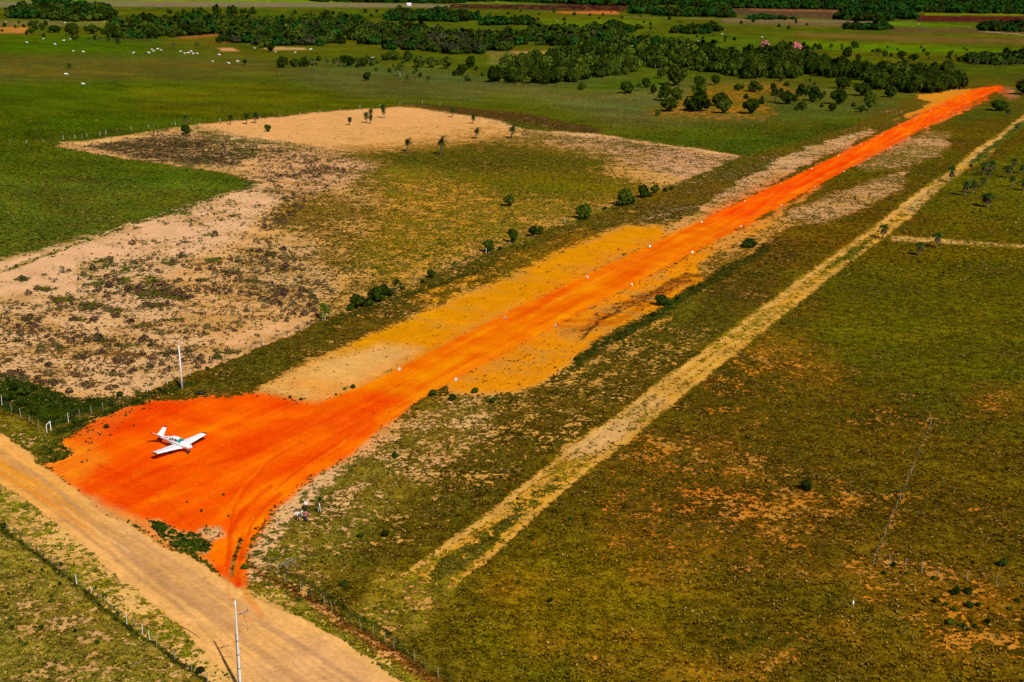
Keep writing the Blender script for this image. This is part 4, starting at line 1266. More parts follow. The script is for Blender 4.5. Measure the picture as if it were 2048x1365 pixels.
# woods: (polygon of the trunks' ground, spacing m, height m, kinds, label)
WOODS = [
    ([(1440, 150), (1500, 160), (1600, 158), (1640, 152), (1690, 164), (1740, 178), (1790, 186), (1860, 188), (1900, 184), (1935, 179), (1900, 160), (1820, 152), (1760, 146), (1700, 148), (1640, 130), (1600, 112), (1540, 110), (1470, 120)],
     8.0, 9.0, ('leaf_dark', 'leaf_dark', 'leaf_mid'), "dark tree in the right wood by the runway"),
    ([(980, 164), (1040, 168), (1080, 170), (1130, 169), (1160, 162), (1200, 156), (1260, 146), (1330, 134), (1440, 150), (1480, 118), (1400, 112), (1330, 108), (1250, 106), (1160, 104), (1100, 118), (1010, 138)],
     8.0, 8.5, ('leaf_mid', 'leaf_dark', 'leaf_mid', 'leaf_dark', 'leaf_light'), "green tree in the dense middle wood"),
    ([(430, 92), (500, 96), (600, 97), (650, 99), (720, 98), (790, 100), (850, 103), (900, 110), (975, 118), (978, 103), (1060, 101), (1110, 99), (1200, 98), (1300, 100), (1440, 106), (1250, 84), (1170, 84), (1080, 82), (1000, 72), (900, 74), (840, 62),
      (740, 60), (640, 58), (560, 62), (500, 66), (460, 76), (440, 82)],
     11.0, 8.5, ('leaf_dark', 'leaf_mid', 'leaf_dark', 'leaf_far', 'leaf_mid', 'leaf_grey'), "green tree in the long central wood"),
    ([(210, 80), (260, 82), (330, 76), (430, 68), (520, 68), (590, 64), (740, 50), (700, 44), (640, 42), (560, 52), (500, 48), (440, 44), (380, 42), (300, 40), (250, 50), (220, 66)],
     13.0, 10.0, ('leaf_mid', 'leaf_dark', 'leaf_far', 'leaf_mid'), "tall tree in the farm wood at far left"),
    ([(1080, 82), (1190, 83), (1236, 80), (1200, 66), (1100, 62), (1040, 66), (1070, 76)], 12.0, 9.0, ('leaf_dark', 'leaf_mid'), "tree in the wood's far lobe"),
    ([(840, 44), (900, 46), (960, 40), (900, 30), (800, 30), (760, 42)], 14.0, 10.0, ('leaf_far', 'leaf_dark'), "tree in the far part of the central wood"),
    ([(960, 52), (1000, 50), (1070, 52), (1060, 44), (990, 42), (965, 46)], 14.0, 9.0, ('leaf_far', 'leaf_dark'), "tree in the far lobe beyond the central wood"),
    ([(10, 36), (60, 40), (150, 46), (230, 40), (240, 26), (150, 20), (60, 22), (15, 28)], 16.0, 11.0, ('leaf_far', 'leaf_dark', 'leaf_mid'), "tree in the far wood at top left"),
    ([(1180, 66), (1260, 66), (1280, 58), (1190, 58)], 12.0, 8.0, ('leaf_dark', 'leaf_far'), "tree of the small far thicket"),
    ([(1325, 67), (1400, 69), (1445, 68), (1440, 62), (1360, 60)], 12.0, 8.0, ('leaf_dark', 'leaf_far'), "tree of the far thicket beyond the right cattle"),
    ([(1256, 32), (1330, 36), (1440, 38), (1470, 36), (1440, 24), (1270, 22)], 17.0, 13.0, ('leaf_far', 'leaf_dark'), "tree of the compact far wood"),
    ([(1672, 42), (1740, 44), (1836, 43), (1830, 36), (1680, 32)], 17.0, 13.0, ('leaf_far', 'leaf_dark'), "tree of the compact far wood at right"),
    ([(1690, 60), (1760, 61), (1790, 60), (1760, 54), (1690, 54)], 13.0, 7.0, ('leaf_dark', 'leaf_far'), "tree of the low far thicket at right"),
    ([(1955, 63), (2048, 65), (2200, 70), (2200, 56), (1970, 54)], 13.0, 9.0, ('leaf_dark', 'leaf_far'), "tree of the far thicket at the right margin"),
    ([(1915, 124), (1960, 130), (2048, 133), (2300, 140), (2300, 118), (2048, 112), (1960, 118)], 9.0, 7.0, ('leaf_dark', 'leaf_mid', 'leaf_dark'), "tree in the wood with pale palms at the right margin"),
    ([(1500, 40), (1560, 40), (1620, 42), (1560, 36), (1500, 36)], 16.0, 6.0, ('leaf_far',), "low tree of the far green strip"),
    ([(1120, 80), (1440, 92), (1500, 84), (1440, 72), (1200, 70)], 42.0, 3.2, ('leaf_dark', 'leaf_mid'), "small bush in the far pasture with cattle on the right"),
    ([(1580, 100), (1760, 124), (1900, 128), (2048, 108), (1900, 92), (1600, 92)], 40.0, 3.5, ('leaf_dark', 'leaf_mid'), "small bush in the far plain beyond the right wood"),
    ([(0, 66), (220, 88), (250, 70), (120, 44), (0, 42)], 38.0, 4.0, ('leaf_dark', 'leaf_mid'), "small tree at the left edge of the far pasture"),
    ([(620, 136), (960, 166), (980, 140), (800, 112), (640, 118)], 24.0, 3.0, ('leaf_mid', 'leaf_dark', 'leaf_mid'), "small bush in the pasture before the central wood"),
    ([(1220, 200), (1780, 232), (1780, 200), (1560, 170), (1400, 185), (1250, 170)], 26.0, 3.0, ('leaf_mid', 'leaf_dark'), "small bush among the scattered trees left of the runway"),
    ([(600, 44), (1300, 60), (1700, 60), (1500, 30), (900, 20), (500, 30)], 90.0, 5.0, ('leaf_dark', 'leaf_far'), "lone small tree in the far plain"),
    ([(600, 4), (900, 8), (1000, 3), (1250, 13), (1450, 17), (1700, 20), (1900, 27), (2300, 34), (2300, 0), (1900, -8), (1500, -10), (1100, -10), (700, -8)], 20.0, 13.0, ('leaf_far', 'leaf_far', 'leaf_dark'), "tree of the wooded far plain"),
    ([(70, 8), (130, 9), (140, 2), (70, 0)], 18.0, 10.0, ('leaf_far',), "tree of the far row at top left"),
    ([(320, 28), (520, 30), (520, 26), (330, 24)], 22.0, 8.0, ('leaf_dark',), "tree of the thin far row"),
]


def low_crowns(P, Wd, H, seed, cols):
    """many simple crowns in one mesh: leafy faces on domes plus an inner mass"""
    r = np.random.default_rng(seed)
    tv, tf = crown_np(900, 5, 64, .19, .95, core=True)
    tv2, tf2 = crown_np(901, 6, 64, .20, .95, core=True)
    Vs, Fs, Cs = [], [], []
    off = 0
    for i in range(len(P)):
        V, F = (tv, tf) if r.random() < .5 else (tv2, tf2)
        a = r.random() * 6.28
        c, s = math.cos(a), math.sin(a)
        x = (V[:, 0] * c - V[:, 1] * s) * Wd[i] / 2 + P[i][0]
        y = (V[:, 0] * s + V[:, 1] * c) * Wd[i] / 2 + P[i][1]
        z = V[:, 2] * H[i]
        Vs.append(np.stack([x, y, z], -1))
        Fs.append(F + off)
        off += len(V)
        k = np.repeat(.65 + .7 * r.random(len(V) // 4 + 1), 4)[:len(V)]
        Cs.append(cols[i][None, :] * k[:, None])
    return np.concatenate(Vs), np.concatenate(Fs), np.concatenate(Cs)


KCOL = {'leaf_dark': (.018, .030, .003), 'leaf_mid': (.036, .056, .005), 'leaf_light': (.055, .075, .006), 'leaf_far': (.013, .044, .005), 'leaf_grey': (.035, .036, .014)}


def build_woods():
    r = np.random.default_rng(33)
    cand = []
    for wi, (poly, sp, ht, kinds, lab) in enumerate(WOODS):
        W_ = np.array([at(*q)[:2] for q in poly])
        x0, y0 = W_.min(0)
        x1, y1 = W_.max(0)
        gx, gy = np.meshgrid(np.arange(x0, x1, sp), np.arange(y0, y1, sp))
        X = gx.ravel() + (r.random(gx.size) - .5) * sp
        Y = gy.ravel() + (r.random(gx.size) - .5) * sp
        px, py = plan(X, Y)
        ok = (sdist(px, py, poly) > 0) & (px > -250) & (px < 2300)
        gap = fb(X, Y, sp * 6, 80 + wi) > (.42 if sp < 20 else .36)
        ok &= gap
        for X_, Y_ in zip(X[ok], Y[ok]):
            q = .55 + .55 * r.random() + .55 * r.random() ** 3
            h = ht * q
            wd = sp * (.35 + 1.0 * q) if sp < 22 else h * 1.25
            cand.append((X_, Y_, wd * (.85 + .3 * r.random()), h, kinds[r.integers(0, len(kinds))], wi))
    cand.sort(key=lambda c: c[1] / c[3] * 1.0 + c[1] * .12)
    n_ind = 300 - len(LONE) - 6
    for c in cand[:n_ind]:
        if c[4] == 'leaf_grey':
            k = 'leaf_mid'
        else:
            k = c[4]
        qx, qy = plan(c[0], c[1])
        P_ = np.array(WOODS[c[5]][0])
        fx = (qx - P_[:, 0].min()) / (P_[:, 0].max() - P_[:, 0].min())
        side = ("far left end", "left part", "middle", "right part", "far right end")[int(min(4, max(0, fx * 5)))]
        ht = WOODS[c[5]][2]
        size = "tall" if c[3] > ht * 1.1 else "middle-sized" if c[3] > ht * .75 else "low"
        tone = {'leaf_dark': 'dark green', 'leaf_mid': 'olive green', 'leaf_light': 'light green', 'leaf_far': 'bluish green'}[k]
        base = WOODS[c[5]][4]
        noun = 'bush' if 'bush' in base else 'tree'
        if ' beyond' in base or ' with cattle' in base or 'tree of' in base or 'tree in' in base or 'bush' in base:
            rest_ = base.split(noun, 1)[1].strip()
        lab = "%s %s %s %s, %s" % (size, tone, noun, rest_, side)
        tree((c[0], c[1]), c[2], c[3], k, lab, "trees: " + lab, trunk=.08)
    rest = cand[n_ind:]
    P = [(c[0], c[1]) for c in rest]
    cols = [np.array(KCOL[c[4]]) * (.7 + .6 * r.random()) for c in rest]
    V, F, cc = low_crowns(P, [c[2] for c in rest], [c[3] for c in rest], 9, cols)
    me = mesh_np("woodland", V, F, attrmat("woodland_leaves"))
    set_col(me, "col", cc)
    tag(link("woodland", me), "continuous green woodland behind the foremost trees and across the far plain", "woodland", kind='stuff')
    print("woods", len(cand), "individual", n_ind, "faces", len(F))


build_woods()


# ------------------------------------------------------------------ palms
def frond_mb(mb, base, az, el, L, droop, w, seg=6, tip=.0):
    """a feather frond: a bent rachis with leaflets on both sides"""
    p = Vector(base)
    d = Vector((math.cos(az) * math.cos(el), math.sin(az) * math.cos(el), math.sin(el)))
    pts = [p.copy()]
    for i in range(seg):
        p = p + d * (L / seg)
        d = (d + Vector((0, 0, -droop / seg * (1 + i * .35)))).normalized()
        pts.append(p.copy())
    side = Vector((-math.sin(az), math.cos(az), 0))
    for i in range(1, seg + 1):
        a, b = pts[i - 1], pts[i]
        t = (i - .5) / seg
        ww = w * math.sin(math.pi * min(1, t * .8 + .22)) + .02
        dn = Vector((0, 0, -ww * .45))
        for s in (-1, 1):
            o = side * s * ww + dn
            q = (b - a) * .55
            mb.add([a, b - (b - a) * .25, b + o + q * .3, a + o + q], [(0, 1, 2, 3)])


def palm_meshes(seed, style):
    r = random.Random(seed)
    tr = MB()
    H = 1.0
    lean = {'wind': .04, 'ball': .03, 'skirt': .02}[style]
    tr.tube([(0, 0, -.03), (lean * .3, 0, .3), (lean, 0, .72)], [.050, .040, .034], 7)
    cr = MB()
    sk = None
    top = (lean, 0, .72)
    n = {'wind': 30, 'ball': 30, 'skirt': 24}[style]
    for i in range(n):
        az = i * 2.399 + r.random() * .5
        el = (1.25 - 1.75 * (i / n) if style != 'skirt' else 1.3 - 1.1 * (i / n)) + r.random() * .25
        L = {'wind': .46, 'ball': .37, 'skirt': .44}[style] * (.7 + .5 * r.random())
        if style == 'wind':
            az = az * 1.0
            L *= 1.0 + .35 * math.cos(az)
        frond_mb(cr, top, az, el, L, {'wind': 1.2, 'ball': 1.8, 'skirt': 1.9}[style], .062 if style != 'wind' else .055)
    if style in ('skirt', 'ball'):
        sk = MB()
        for i in range(26 if style == 'skirt' else 12):
            az = i * 2.399
            frond_mb(sk, (lean, 0, .70), az, -.5 - .4 * r.random(), .42 * (.7 + .5 * r.random()), 1.9, .06)
    return tr, cr, sk


PALMS = {}
for st, cm in (('wind', 'frond'), ('ball', 'frond'), ('skirt', 'frond_bright')):
    PALMS[st] = []
    for i in range(3):
        tr, cr, sk = palm_meshes(50 + i, st)
        PALMS[st].append((tr.mesh("trunk", M['palmtrunk'], True), cr.mesh("crown", M[cm]), sk.mesh("dead_fronds", M['frond_dead']) if sk else None))


def palm(x, y, h, style, label, group=None, wide=1.0, lean=0.0, rz=None):
    p = at(x, y)
    H = tall((x, y), y - h * (1.1 if style == 'skirt' else 1.0))
    e = empty("palm_tree", p, trnd.random() * 6.28 if rz is None else rz, label, "palm", group)
    tr, cr, sk = PALMS[style][trnd.randrange(3)]
    for nm, me in (("trunk", tr), ("crown", cr), ("dead_fronds", sk)):
        if me:
            o = link(nm, me, e)
            o.scale = (H * wide, H * wide, H)
    e.rotation_euler = (0, lean, e.rotation_euler.z)
    return e


for (x, y, h, st, lab, w, ln) in (
    (372, 254, 22, 'skirt', "palm rising from the dark bush at the sandy field's top corner", .95, 0),
    (461, 250, 22, 'ball', "single palm on the top edge of the clearing, left of the group of palms", .9, 0),
    (493, 249, 24, 'ball', "palm with a double head, left one of the group at the clearing's top edge", .95, 0),
    (511, 247, 25, 'ball', "palm, right one of the group at the clearing's top edge", .95, 0),
    (699, 251, 18, 'ball', "shortest green palm left of the trio on the clearing", 1.1, 0),
    (733, 247, 25, 'ball', "round headed palm, left one of the trio on the clearing", .9, -.08),
    (741, 237, 21, 'ball', "palm at the back of the trio on the clearing", .95, 0),
    (741, 248, 20, 'ball', "palm in front at the right of the trio on the clearing", .95, 0),
    (769, 237, 30, 'ball', "tall leaning palm right of the trio on the clearing", .75, -.17),
    (905, 235, 21, 'ball', "palm on the far right edge of the clearing, left one of two", .95, 0),
    (946, 248, 22, 'ball', "palm on the right edge of the clearing with a thin straight trunk", .95, 0),
    (952, 278, 21, 'wind', "short windblown palm at the clearing's right corner beside a small bush", 1.15, 0),
    (1023, 277, 25, 'wind', "full crowned windblown palm at the clearing's right tip", 1.25, 0),
    (814, 304, 27, 'wind', "windblown palm, left one of the two at the clearing's lower edge", 1.0, 0),
    (881, 310, 35, 'wind', "tallest windblown palm, right one of the two at the clearing's lower edge", .95, 0),
    (1901, 365, 31, 'skirt', "tall palm beside the grass track with its shadow across it", .85, 0),
    (1765, 478, 28, 'skirt', "green topped palm where the side path leaves the grass track", 1.1, 0),
    (1838, 512, 26, 'skirt', "palm with a long brown skirt just below the side path", 1.0, 0),
    (1872, 496, 30, 'skirt', "palm with hanging brown fronds on the side path", 1.0, 0),
    (1940, 341, 15, 'ball', "small thin palm at the left of the palm grove", 1.1, 0),
    (1966, 352, 26, 'skirt', "palm in the upper left of the palm grove", 1.0, 0),
    (1980, 350, 28, 'skirt', "bright topped palm at the top of the palm grove", 1.0, 0),
    (1976, 360, 20, 'skirt', "lower palm in the top cluster of the palm grove", 1.1, 0),
    (1929, 392, 29, 'skirt', "left palm of the grove's middle row", 1.0, 0),
    (1944, 388, 27, 'skirt', "second palm of the grove's middle row", 1.0, 0),
    (1964, 375, 16, 'skirt', "low palm at the right of the grove's middle row", 1.4, 0),
    (1967, 413, 25, 'skirt', "dark palm, left of the grove's lowest pair", 1.0, 0),
    (1974, 416, 28, 'skirt', "palm, right of the grove's lowest pair", 1.0, 0),
    (2014, 356, 24, 'skirt', "palm beside the reddish bare patch", 1.1, 0),
    (2026, 340, 22, 'skirt', "palm at the top right of the grove", 1.1, 0),
    (2023, 375, 26, 'ball', "slender palm right of the reddish bare patch", .9, 0),
    (2042, 348, 18, 'skirt', "palm cut by the right margin above the dark one", 1.2, 0),
    (2046, 382, 22, 'skirt', "dark palm at the right margin", 1.2, 0),
    (2033, 262, 14, 'skirt', "far palm beside the end of the grass track", 1.2, 0),
    (2014, 234, 17, 'ball', "pale palm in front of the dark spreading bush", 1.2, 0),
    (1550, 206, 24, 'wind', "feathery palm left of the wide dark tree", 1.2, 0),
    (1628, 176, 12, 'ball', "small palm above the touching pair of dark trees", 1.1, 0),
    (1263, 187, 18, 'ball', "pale palm beside the dark round tree", 1.1, 0),
    (1857, 121, 8, 'ball', "lone palm in the far plain, left one", 1.4, 0),
    (1893, 120, 9, 'ball', "lone palm in the far plain, right one", 1.4, 0),
    (1611, 166, 9, 'ball', "slim palm in the clearing before the right wood", .8, 0),
    (1275, 139, 13, 'ball', "pale palm at the front of the dense middle wood", 1.0, 0),
    (1310, 138, 13, 'ball', "pale palm right of the other one at the dense middle wood", 1.0, 0),
):
    palm(x, y, h, st, lab, None, w, ln, 0.0)
ORDP = ["leftmost"] + [w + " from left" for w in ("second", "third", "fourth", "fifth", "sixth", "seventh", "eighth", "ninth", "tenth", "eleventh", "twelfth", "thirteenth", "fourteenth", "fifteenth")]
for n_, (x, y) in enumerate(sorted(((668, 131), (675, 129), (655, 132), (715, 128), (722, 130), (738, 127), (622, 129), (628, 131), (742, 131), (681, 133), (708, 133), (748, 129)))):
    palm(x, y, 13, 'skirt', ORDP[n_] + " of the short pale palms around the dark pasture bush", "pale palms around the pasture thicket", 1.1)
for i in range(14):
    palm(180 + i * 9.5 + trnd.random() * 6, 81 + trnd.random() * 6, 10, 'skirt', ORDP[i] + " of the short pale palms before the farm wood", "pale palms before the farm wood", 1.1)
for i in range(12):
    palm(1935 + i * 9.5 + trnd.random() * 5, 127 + trnd.random() * 6 + i * .3, 13, 'skirt', ORDP[i] + " of the short pale palms among the trees at the right margin", "pale palms at the right margin", 1.1)


# ------------------------------------------------------------------ fences
def fence(pts, heights, label, wires=3, thick=.07, mats=('wood',), lean=.06, seed=1):
    r = random.Random(seed)
    P = [at(*p) for p in pts]
    e = empty("wire_fence", P[0], 0, label, "fence")
    tops = []
    for i, p in enumerate(P):
        h = heights * (.82 + .4 * r.random())
        q = p - P[0]
        t = q + Vector(((r.random() - .5) * 2 * lean, (r.random() - .5) * 2 * lean, h))
        mb = MB()
        m = q.lerp(t, .5) + Vector(((r.random() - .5) * .05, 0, 0))
        w = thick * (.75 + .7 * r.random())
        mb.tube([q + Vector((0, 0, -.2)), m, t], [w, w * .9, w * .75], 6)
        mb.build("post", M[r.choice(mats)], e)
        tops.append((q, t))
    for k in range(wires):
        f = .35 + .55 * k / max(1, wires - 1)
        mb = MB()
        line = []
        for i in range(len(tops)):
            a = tops[i][0].lerp(tops[i][1], f)
            line.append(a)
            if i < len(tops) - 1:
                b = tops[i + 1][0].lerp(tops[i + 1][1], f)
                line.append(a.lerp(b, .5) + Vector((0, 0, -.03)))
        mb.tube(line, .004, 4)
        mb.build("wire", M['wire'], e)
    return e


fence([(-14, 1038), (1, 1048), (14, 1058), (28, 1068), (43, 1079), (58, 1094), (75, 1105), (88, 1118), (104, 1128), (118, 1138), (129, 1149), (141, 1154), (154, 1168), (169, 1179), (183, 1187), (197, 1199),
       (209, 1207), (224, 1219), (238, 1232), (254, 1248), (270, 1257), (285, 1267), (299, 1279), (314, 1292), (333, 1304), (350, 1319), (372, 1337), (383, 1344), (416, 1366), (440, 1384)],
      1.15, "wire fence on crooked grey posts between the near left field and the road", 4, .055, ('wood', 'wood', 'concrete', 'darkwood'), .10, 3)
fence([(540, 1146), (553, 1153), (571, 1163), (601, 1181), (622, 1193), (650, 1211), (665, 1223), (700, 1243), (722, 1257), (746, 1271), (770, 1285), (787, 1296), (830, 1322), (851, 1338), (877, 1354), (905, 1374)],
      1.3, "broken down fence of leaning posts right of the dirt road", 2, .05, ('wood', 'darkwood', 'wood'), .2, 4)
fence([(-30, 790), (4, 810), (24, 824), (42, 836), (60, 846), (77, 860)], 1.7, "leaning posts of the fence beside the dark green corner above the road", 3, .06, ('wood', 'concrete'), .25, 5)
fence([(112, 860), (137, 845), (160, 836), (183, 829), (206, 822), (238, 808), (256, 800), (295, 785), (335, 770), (380, 752), (423, 734), (450, 722), (478, 711), (502, 702), (527, 691), (551, 682), (575, 673), (600, 661),
       (622, 653), (645, 642), (693, 619), (740, 603), (787, 583), (830, 567), (875, 549), (921, 531), (950, 520), (972, 509), (1020, 491), (1060, 474), (1081, 464), (1130, 446), (1180, 427), (1230, 411), (1280, 393), (1330, 377), (1400, 348), (1460, 322)],
      1.5, "long wire fence between the sandy field and the runway verge", 3, .055, ('wood', 'concrete', 'wood', 'darkwood'), .08, 6)
fence([(1862, 846), (1859, 860), (1848, 884), (1837, 910), (1832, 925), (1827, 938), (1822, 950), (1814, 968), (1807, 985), (1800, 1002), (1792, 1019), (1785, 1036), (1777, 1053), (1770, 1071), (1763, 1090), (1755, 1107), (1746, 1127)],
      1.4, "thin post fence running away through the right field", 3, .05, ('wood', 'wood', 'darkwood'), .06, 7)
fence([(1746, 1128), (1778, 1131), (1811, 1137), (1843, 1144), (1875, 1151), (1933, 1161), (1992, 1172), (2060, 1184)], 1.5, "corner fence with widely spaced posts at lower right", 3, .055, ('wood',), .05, 8)
fence([(-30, 294), (20, 290), (53, 287), (86, 285), (112, 281), (127, 280), (140, 279), (150, 277), (164, 276), (174, 274), (200, 272), (212, 269), (235, 265), (263, 262), (297, 257), (307, 256), (316, 255), (344, 251), (351, 250), (400, 247),
       (440, 244), (480, 241), (520, 238), (560, 234), (600, 230), (640, 226), (680, 222), (720, 218), (760, 214), (800, 211), (845, 209), (880, 211)],
      1.8, "far fence of pale posts along the top of the sandy field", 3, .07, ('concrete', 'wood'), .05, 9)

# white wooden gate frame at the end of the long fence
e = empty("gate_frame", at(96, 865), 0, "white wooden gate frame standing in green scrub by the pad's left corner", "gate")
a, b = at(94, 866) - at(96, 865), at(102, 862) - at(96, 865)
MB().tube([a, a + Vector((0, 0, 1.45))], .05, 6).build("post", M['marker'], e)
MB().tube([b, b + Vector((0, 0, 1.75))], .07, 6).build("post", M['marker'], e)
MB().tube([a + Vector((0, 0, 1.4)), b + Vector((0, 0, 1.72))], .05, 6).build("crossbar", M['marker'], e)

# fallen branches and sticks
r = random.Random(4)
pb = at(572, 1132)
mb = MB()
for i in range(34):
    a = r.random() * 6.28
    q = Vector((r.gauss(0, 1.0), r.gauss(0, .8), .1 + r.random() * .5))
    d = Vector((math.cos(a), math.sin(a), r.random() * .5 - .1)) * (.5 + r.random() * 1.1)
    mb.tube([q - d * .5, q + Vector((0, 0, .08)), q + d * .5], [.035, .03, .012], 4)
tag(mb.build("branch_heap", M['wood']), "heap of dry grey branches beside the road fence", "branches").location = pb
a, b = at(260, 1337), at(295, 1317)
mb = MB()
mb.tube([a + Vector((0, 0, .12)), a.lerp(b, .5) + Vector((0, .1, .16)), b + Vector((0, 0, .12))], [.04, .035, .02], 5)
tag(mb.build("fallen_stick", M['wood']), "long pale stick lying in the near left field", "stick")
a, b = at(364, 1254), at(400, 1277)
mb = MB()
mb.tube([a + Vector((0, 0, .06)), a.lerp(b, .5) + Vector((0, .05, .1)), b + Vector((0, 0, .06))], [.04, .04, .03], 5)
tag(mb.build("fallen_stick", M['cable']), "brown stick lying on the roadside near the fence", "stick")


# ------------------------------------------------------------------ runway markers
def marker_parts():
    parts = []
    L, Wd, H, t = .95, .62, .48, .03
    for s in (-1, 1):
        mb = MB()
        rot = Matrix.Rotation(s * math.atan2(H, Wd / 2), 3, 'X')
        mb.box((0, s * Wd / 4, H / 2), (L, math.hypot(H, Wd / 2), t), Matrix.Rotation(-s * math.atan2(H, Wd / 2), 3, 'X'))
        parts.append(("panel", mb.mesh("panel", M['marker'])))
    mb = MB()
    mb.box((0, 0, H + .01), (L, .07, .05))
    parts.append(("ridge", mb.mesh("ridge", M['marker'])))
    mb = MB()
    mb.box((0, -.17, .01), (L * .9, .04, .05))
    mb.box((0, .17, .01), (L * .9, .04, .05))
    parts.append(("base_bar", mb.mesh("base_bar", M['steel'])))
    return parts


MK = marker_parts()
L_ = [(800, 738), (1010, 635), (1174, 554), (1299, 492), (1403, 443), (1489, 401), (1561, 366), (1623, 336), (1677, 310), (1722, 288), (1763, 269), (1799, 251), (1832, 235), (1861, 220), (1888, 208), (1909, 198), (1929, 189)]
R2 = [(913, 759), (1112, 651), (1263, 569), (1384, 504), (1482, 452), (1563, 410), (1630, 373), (1688, 342), (1737, 316), (1780, 293), (1818, 272), (1851, 255), (1882, 239), (1908, 224), (1932, 212), (1953, 201), (1971, 191)]
RWY_DIR = math.atan2(*(at(1929, 189) - at(800, 738)).yx[:2]) if False else math.atan2((at(1929, 189) - at(800, 738)).y, (at(1929, 189) - at(800, 738)).x)
NTH = ["nearest"] + [w + " nearest" for w in ("second", "third", "fourth", "fifth", "sixth", "seventh", "eighth", "ninth", "tenth", "eleventh", "twelfth", "thirteenth", "fourteenth", "fifteenth", "sixteenth")]
for side, pts in (("left", L_), ("right", R2)):
    for i, (x, y) in enumerate(pts):
        if i < 16:
            lab = "white runway marker, %s one on the runway's %s edge" % (NTH[i], side)
        elif i == 16:
            lab = "white runway marker, last one on the %s edge at the far end" % side
        else:
            lab = "white runway marker along the %s edge of the runway's far red part" % side
        e = empty("runway_marker", at(x, y + 2), RWY_DIR + (random.Random(i).random() - .5) * .5 + (.9 if i < 2 else 0), lab, "marker", "white markers along the %s runway edge" % side)
        s = .9 if i < 4 else .72
        for nm, me in MK:
            o = link(nm, me, e)
            o.scale = (s, s, s)


# ------------------------------------------------------------------ poles
def pole_near():
    base = at(481.6, 1383)
    e = empty("utility_pole", base, 0, "tall white concrete pole with a hanging brown cable beside the dirt road", "utility pole")
    H = 11.2
    mb = MB()
    n = 12
    pts = [(0, 0, -.3)] + [(.0 - .02 * k / n, 0, H * k / n) for k in range(1, n + 1)]
    mb.tube(pts, [.17 - .09 * k / n for k in range(n + 1)], 10)
    mb.build("shaft", M['concrete'], e, True)
    # service pipe down the left side with clamps
    mb = MB()
    pz = [.2, 2, 4, 6, 6.6, 7.2]
    mb.tube([(-.24 + .009 * z, -.03, z) for z in pz], .035, 6)
    mb.build("conduit", M['steel'], e)
    for z in (1.2, 2.9, 4.6, 6.3):
        mb = MB()
        mb.tube([(-.02, 0, z), (-.02, 0, z + .05)], .20 - .009 * z + .03, 10)
        mb.build("clamp", M['steel'], e)
    mb = MB()
    u = Vector((.86, .28, .20)).normalized()
    a = Vector((-.1, -.06, H - 1.75))
    mb.tube([a, a + u * 1.45], .045, 6)
    mb.tube([a + Vector((.05, 0, -.55)), a + u * .75], .02, 5)
    mb.build("crossarm", M['steel'], e)
    for d in (.75, 1.38):
        mb = MB()
        q = a + u * d
        mb.tube([q, q + Vector((0, 0, .10)), q + Vector((0, 0, .13)), q + Vector((0, 0, .24))], [.03, .035, .07, .03], 8)
        mb.build("insulator", M['steel'] if d > 1 else M['concrete'], e)
    mb = MB()
    mb.tube([(0, 0, H - .55), (.22, 0, H - .52), (.24, 0, H - .42)], .022, 5)
    mb.build("top_bracket", M['steel'], e)
    q = a + u * .78
    c = [q, q + Vector((.14, 0, -.5)), q + Vector((.38, 0, -1.1)), q + Vector((.52, 0, -1.6)), q + Vector((.46, 0, -2.05)), q + Vector((.2, 0, -2.3)), q + Vector((-.25, 0, -2.32)), q + Vector((-.62, 0, -2.2))]
    sm = []
    for i in range(len(c) - 1):
        p0, p1, p2, p3 = c[max(i - 1, 0)], c[i], c[i + 1], c[min(i + 2, len(c) - 1)]
        for k in range(5):
            t = k / 5
            sm.append(.5 * ((2 * p1) + (p2 - p0) * t + (2 * p0 - 5 * p1 + 4 * p2 - p3) * t * t + (3 * p1 - p0 - 3 * p2 + p3) * t ** 3))
    sm.append(c[-1])
    MB().tube(sm, .024, 6).build("hanging_cable", M['cable'], e, True)


pole_near()


def pole_lamp():
    base = at(364.5, 778)
    e = empty("lamp_pole", base, 0, "white tapered lamp pole above the orange pad", "lamp pole")
    H = 8.6
    MB().tube([(0, 0, -.2), (-.02, 0, H * .5), (-.06, 0, H)], [.26, .18, .11], 10).build("shaft", M['concrete'], e, True)
    MB().tube([(-.05, 0, H - .1), (-.05, 0, H + .25), (-.45, 0, H + .42)], .05, 6).build("arm", M['steel'], e)
    MB().tube([(-.05, 0, H + .2), (.42, 0, H + .35)], .04, 6).build("arm", M['steel'], e)
    mb = MB()
    mb.ball((-.55, 0, H + .44), (.36, .16, .10), 10, 6)
    mb.build("lamp_head", M['steel'], e, True)
    mb = MB()
    mb.ball((.45, 0, H + .40), (.22, .14, .09), 10, 6)
    mb.build("lamp_head", M['concrete'], e, True)


pole_lamp()
p = at(403, 790)
mb = MB()
rr = random.Random(9)
for i in range(9):
    mb.ball((rr.gauss(0, .42), rr.gauss(0, .2), .22 + rr.random() * .3), (.3, .25, .26), 8, 5)
e = tag(mb.build("dark_bundle", M['black'], None, True), "small black bundle on the pad edge right of the lamp pole", "bundle")
e.location = p


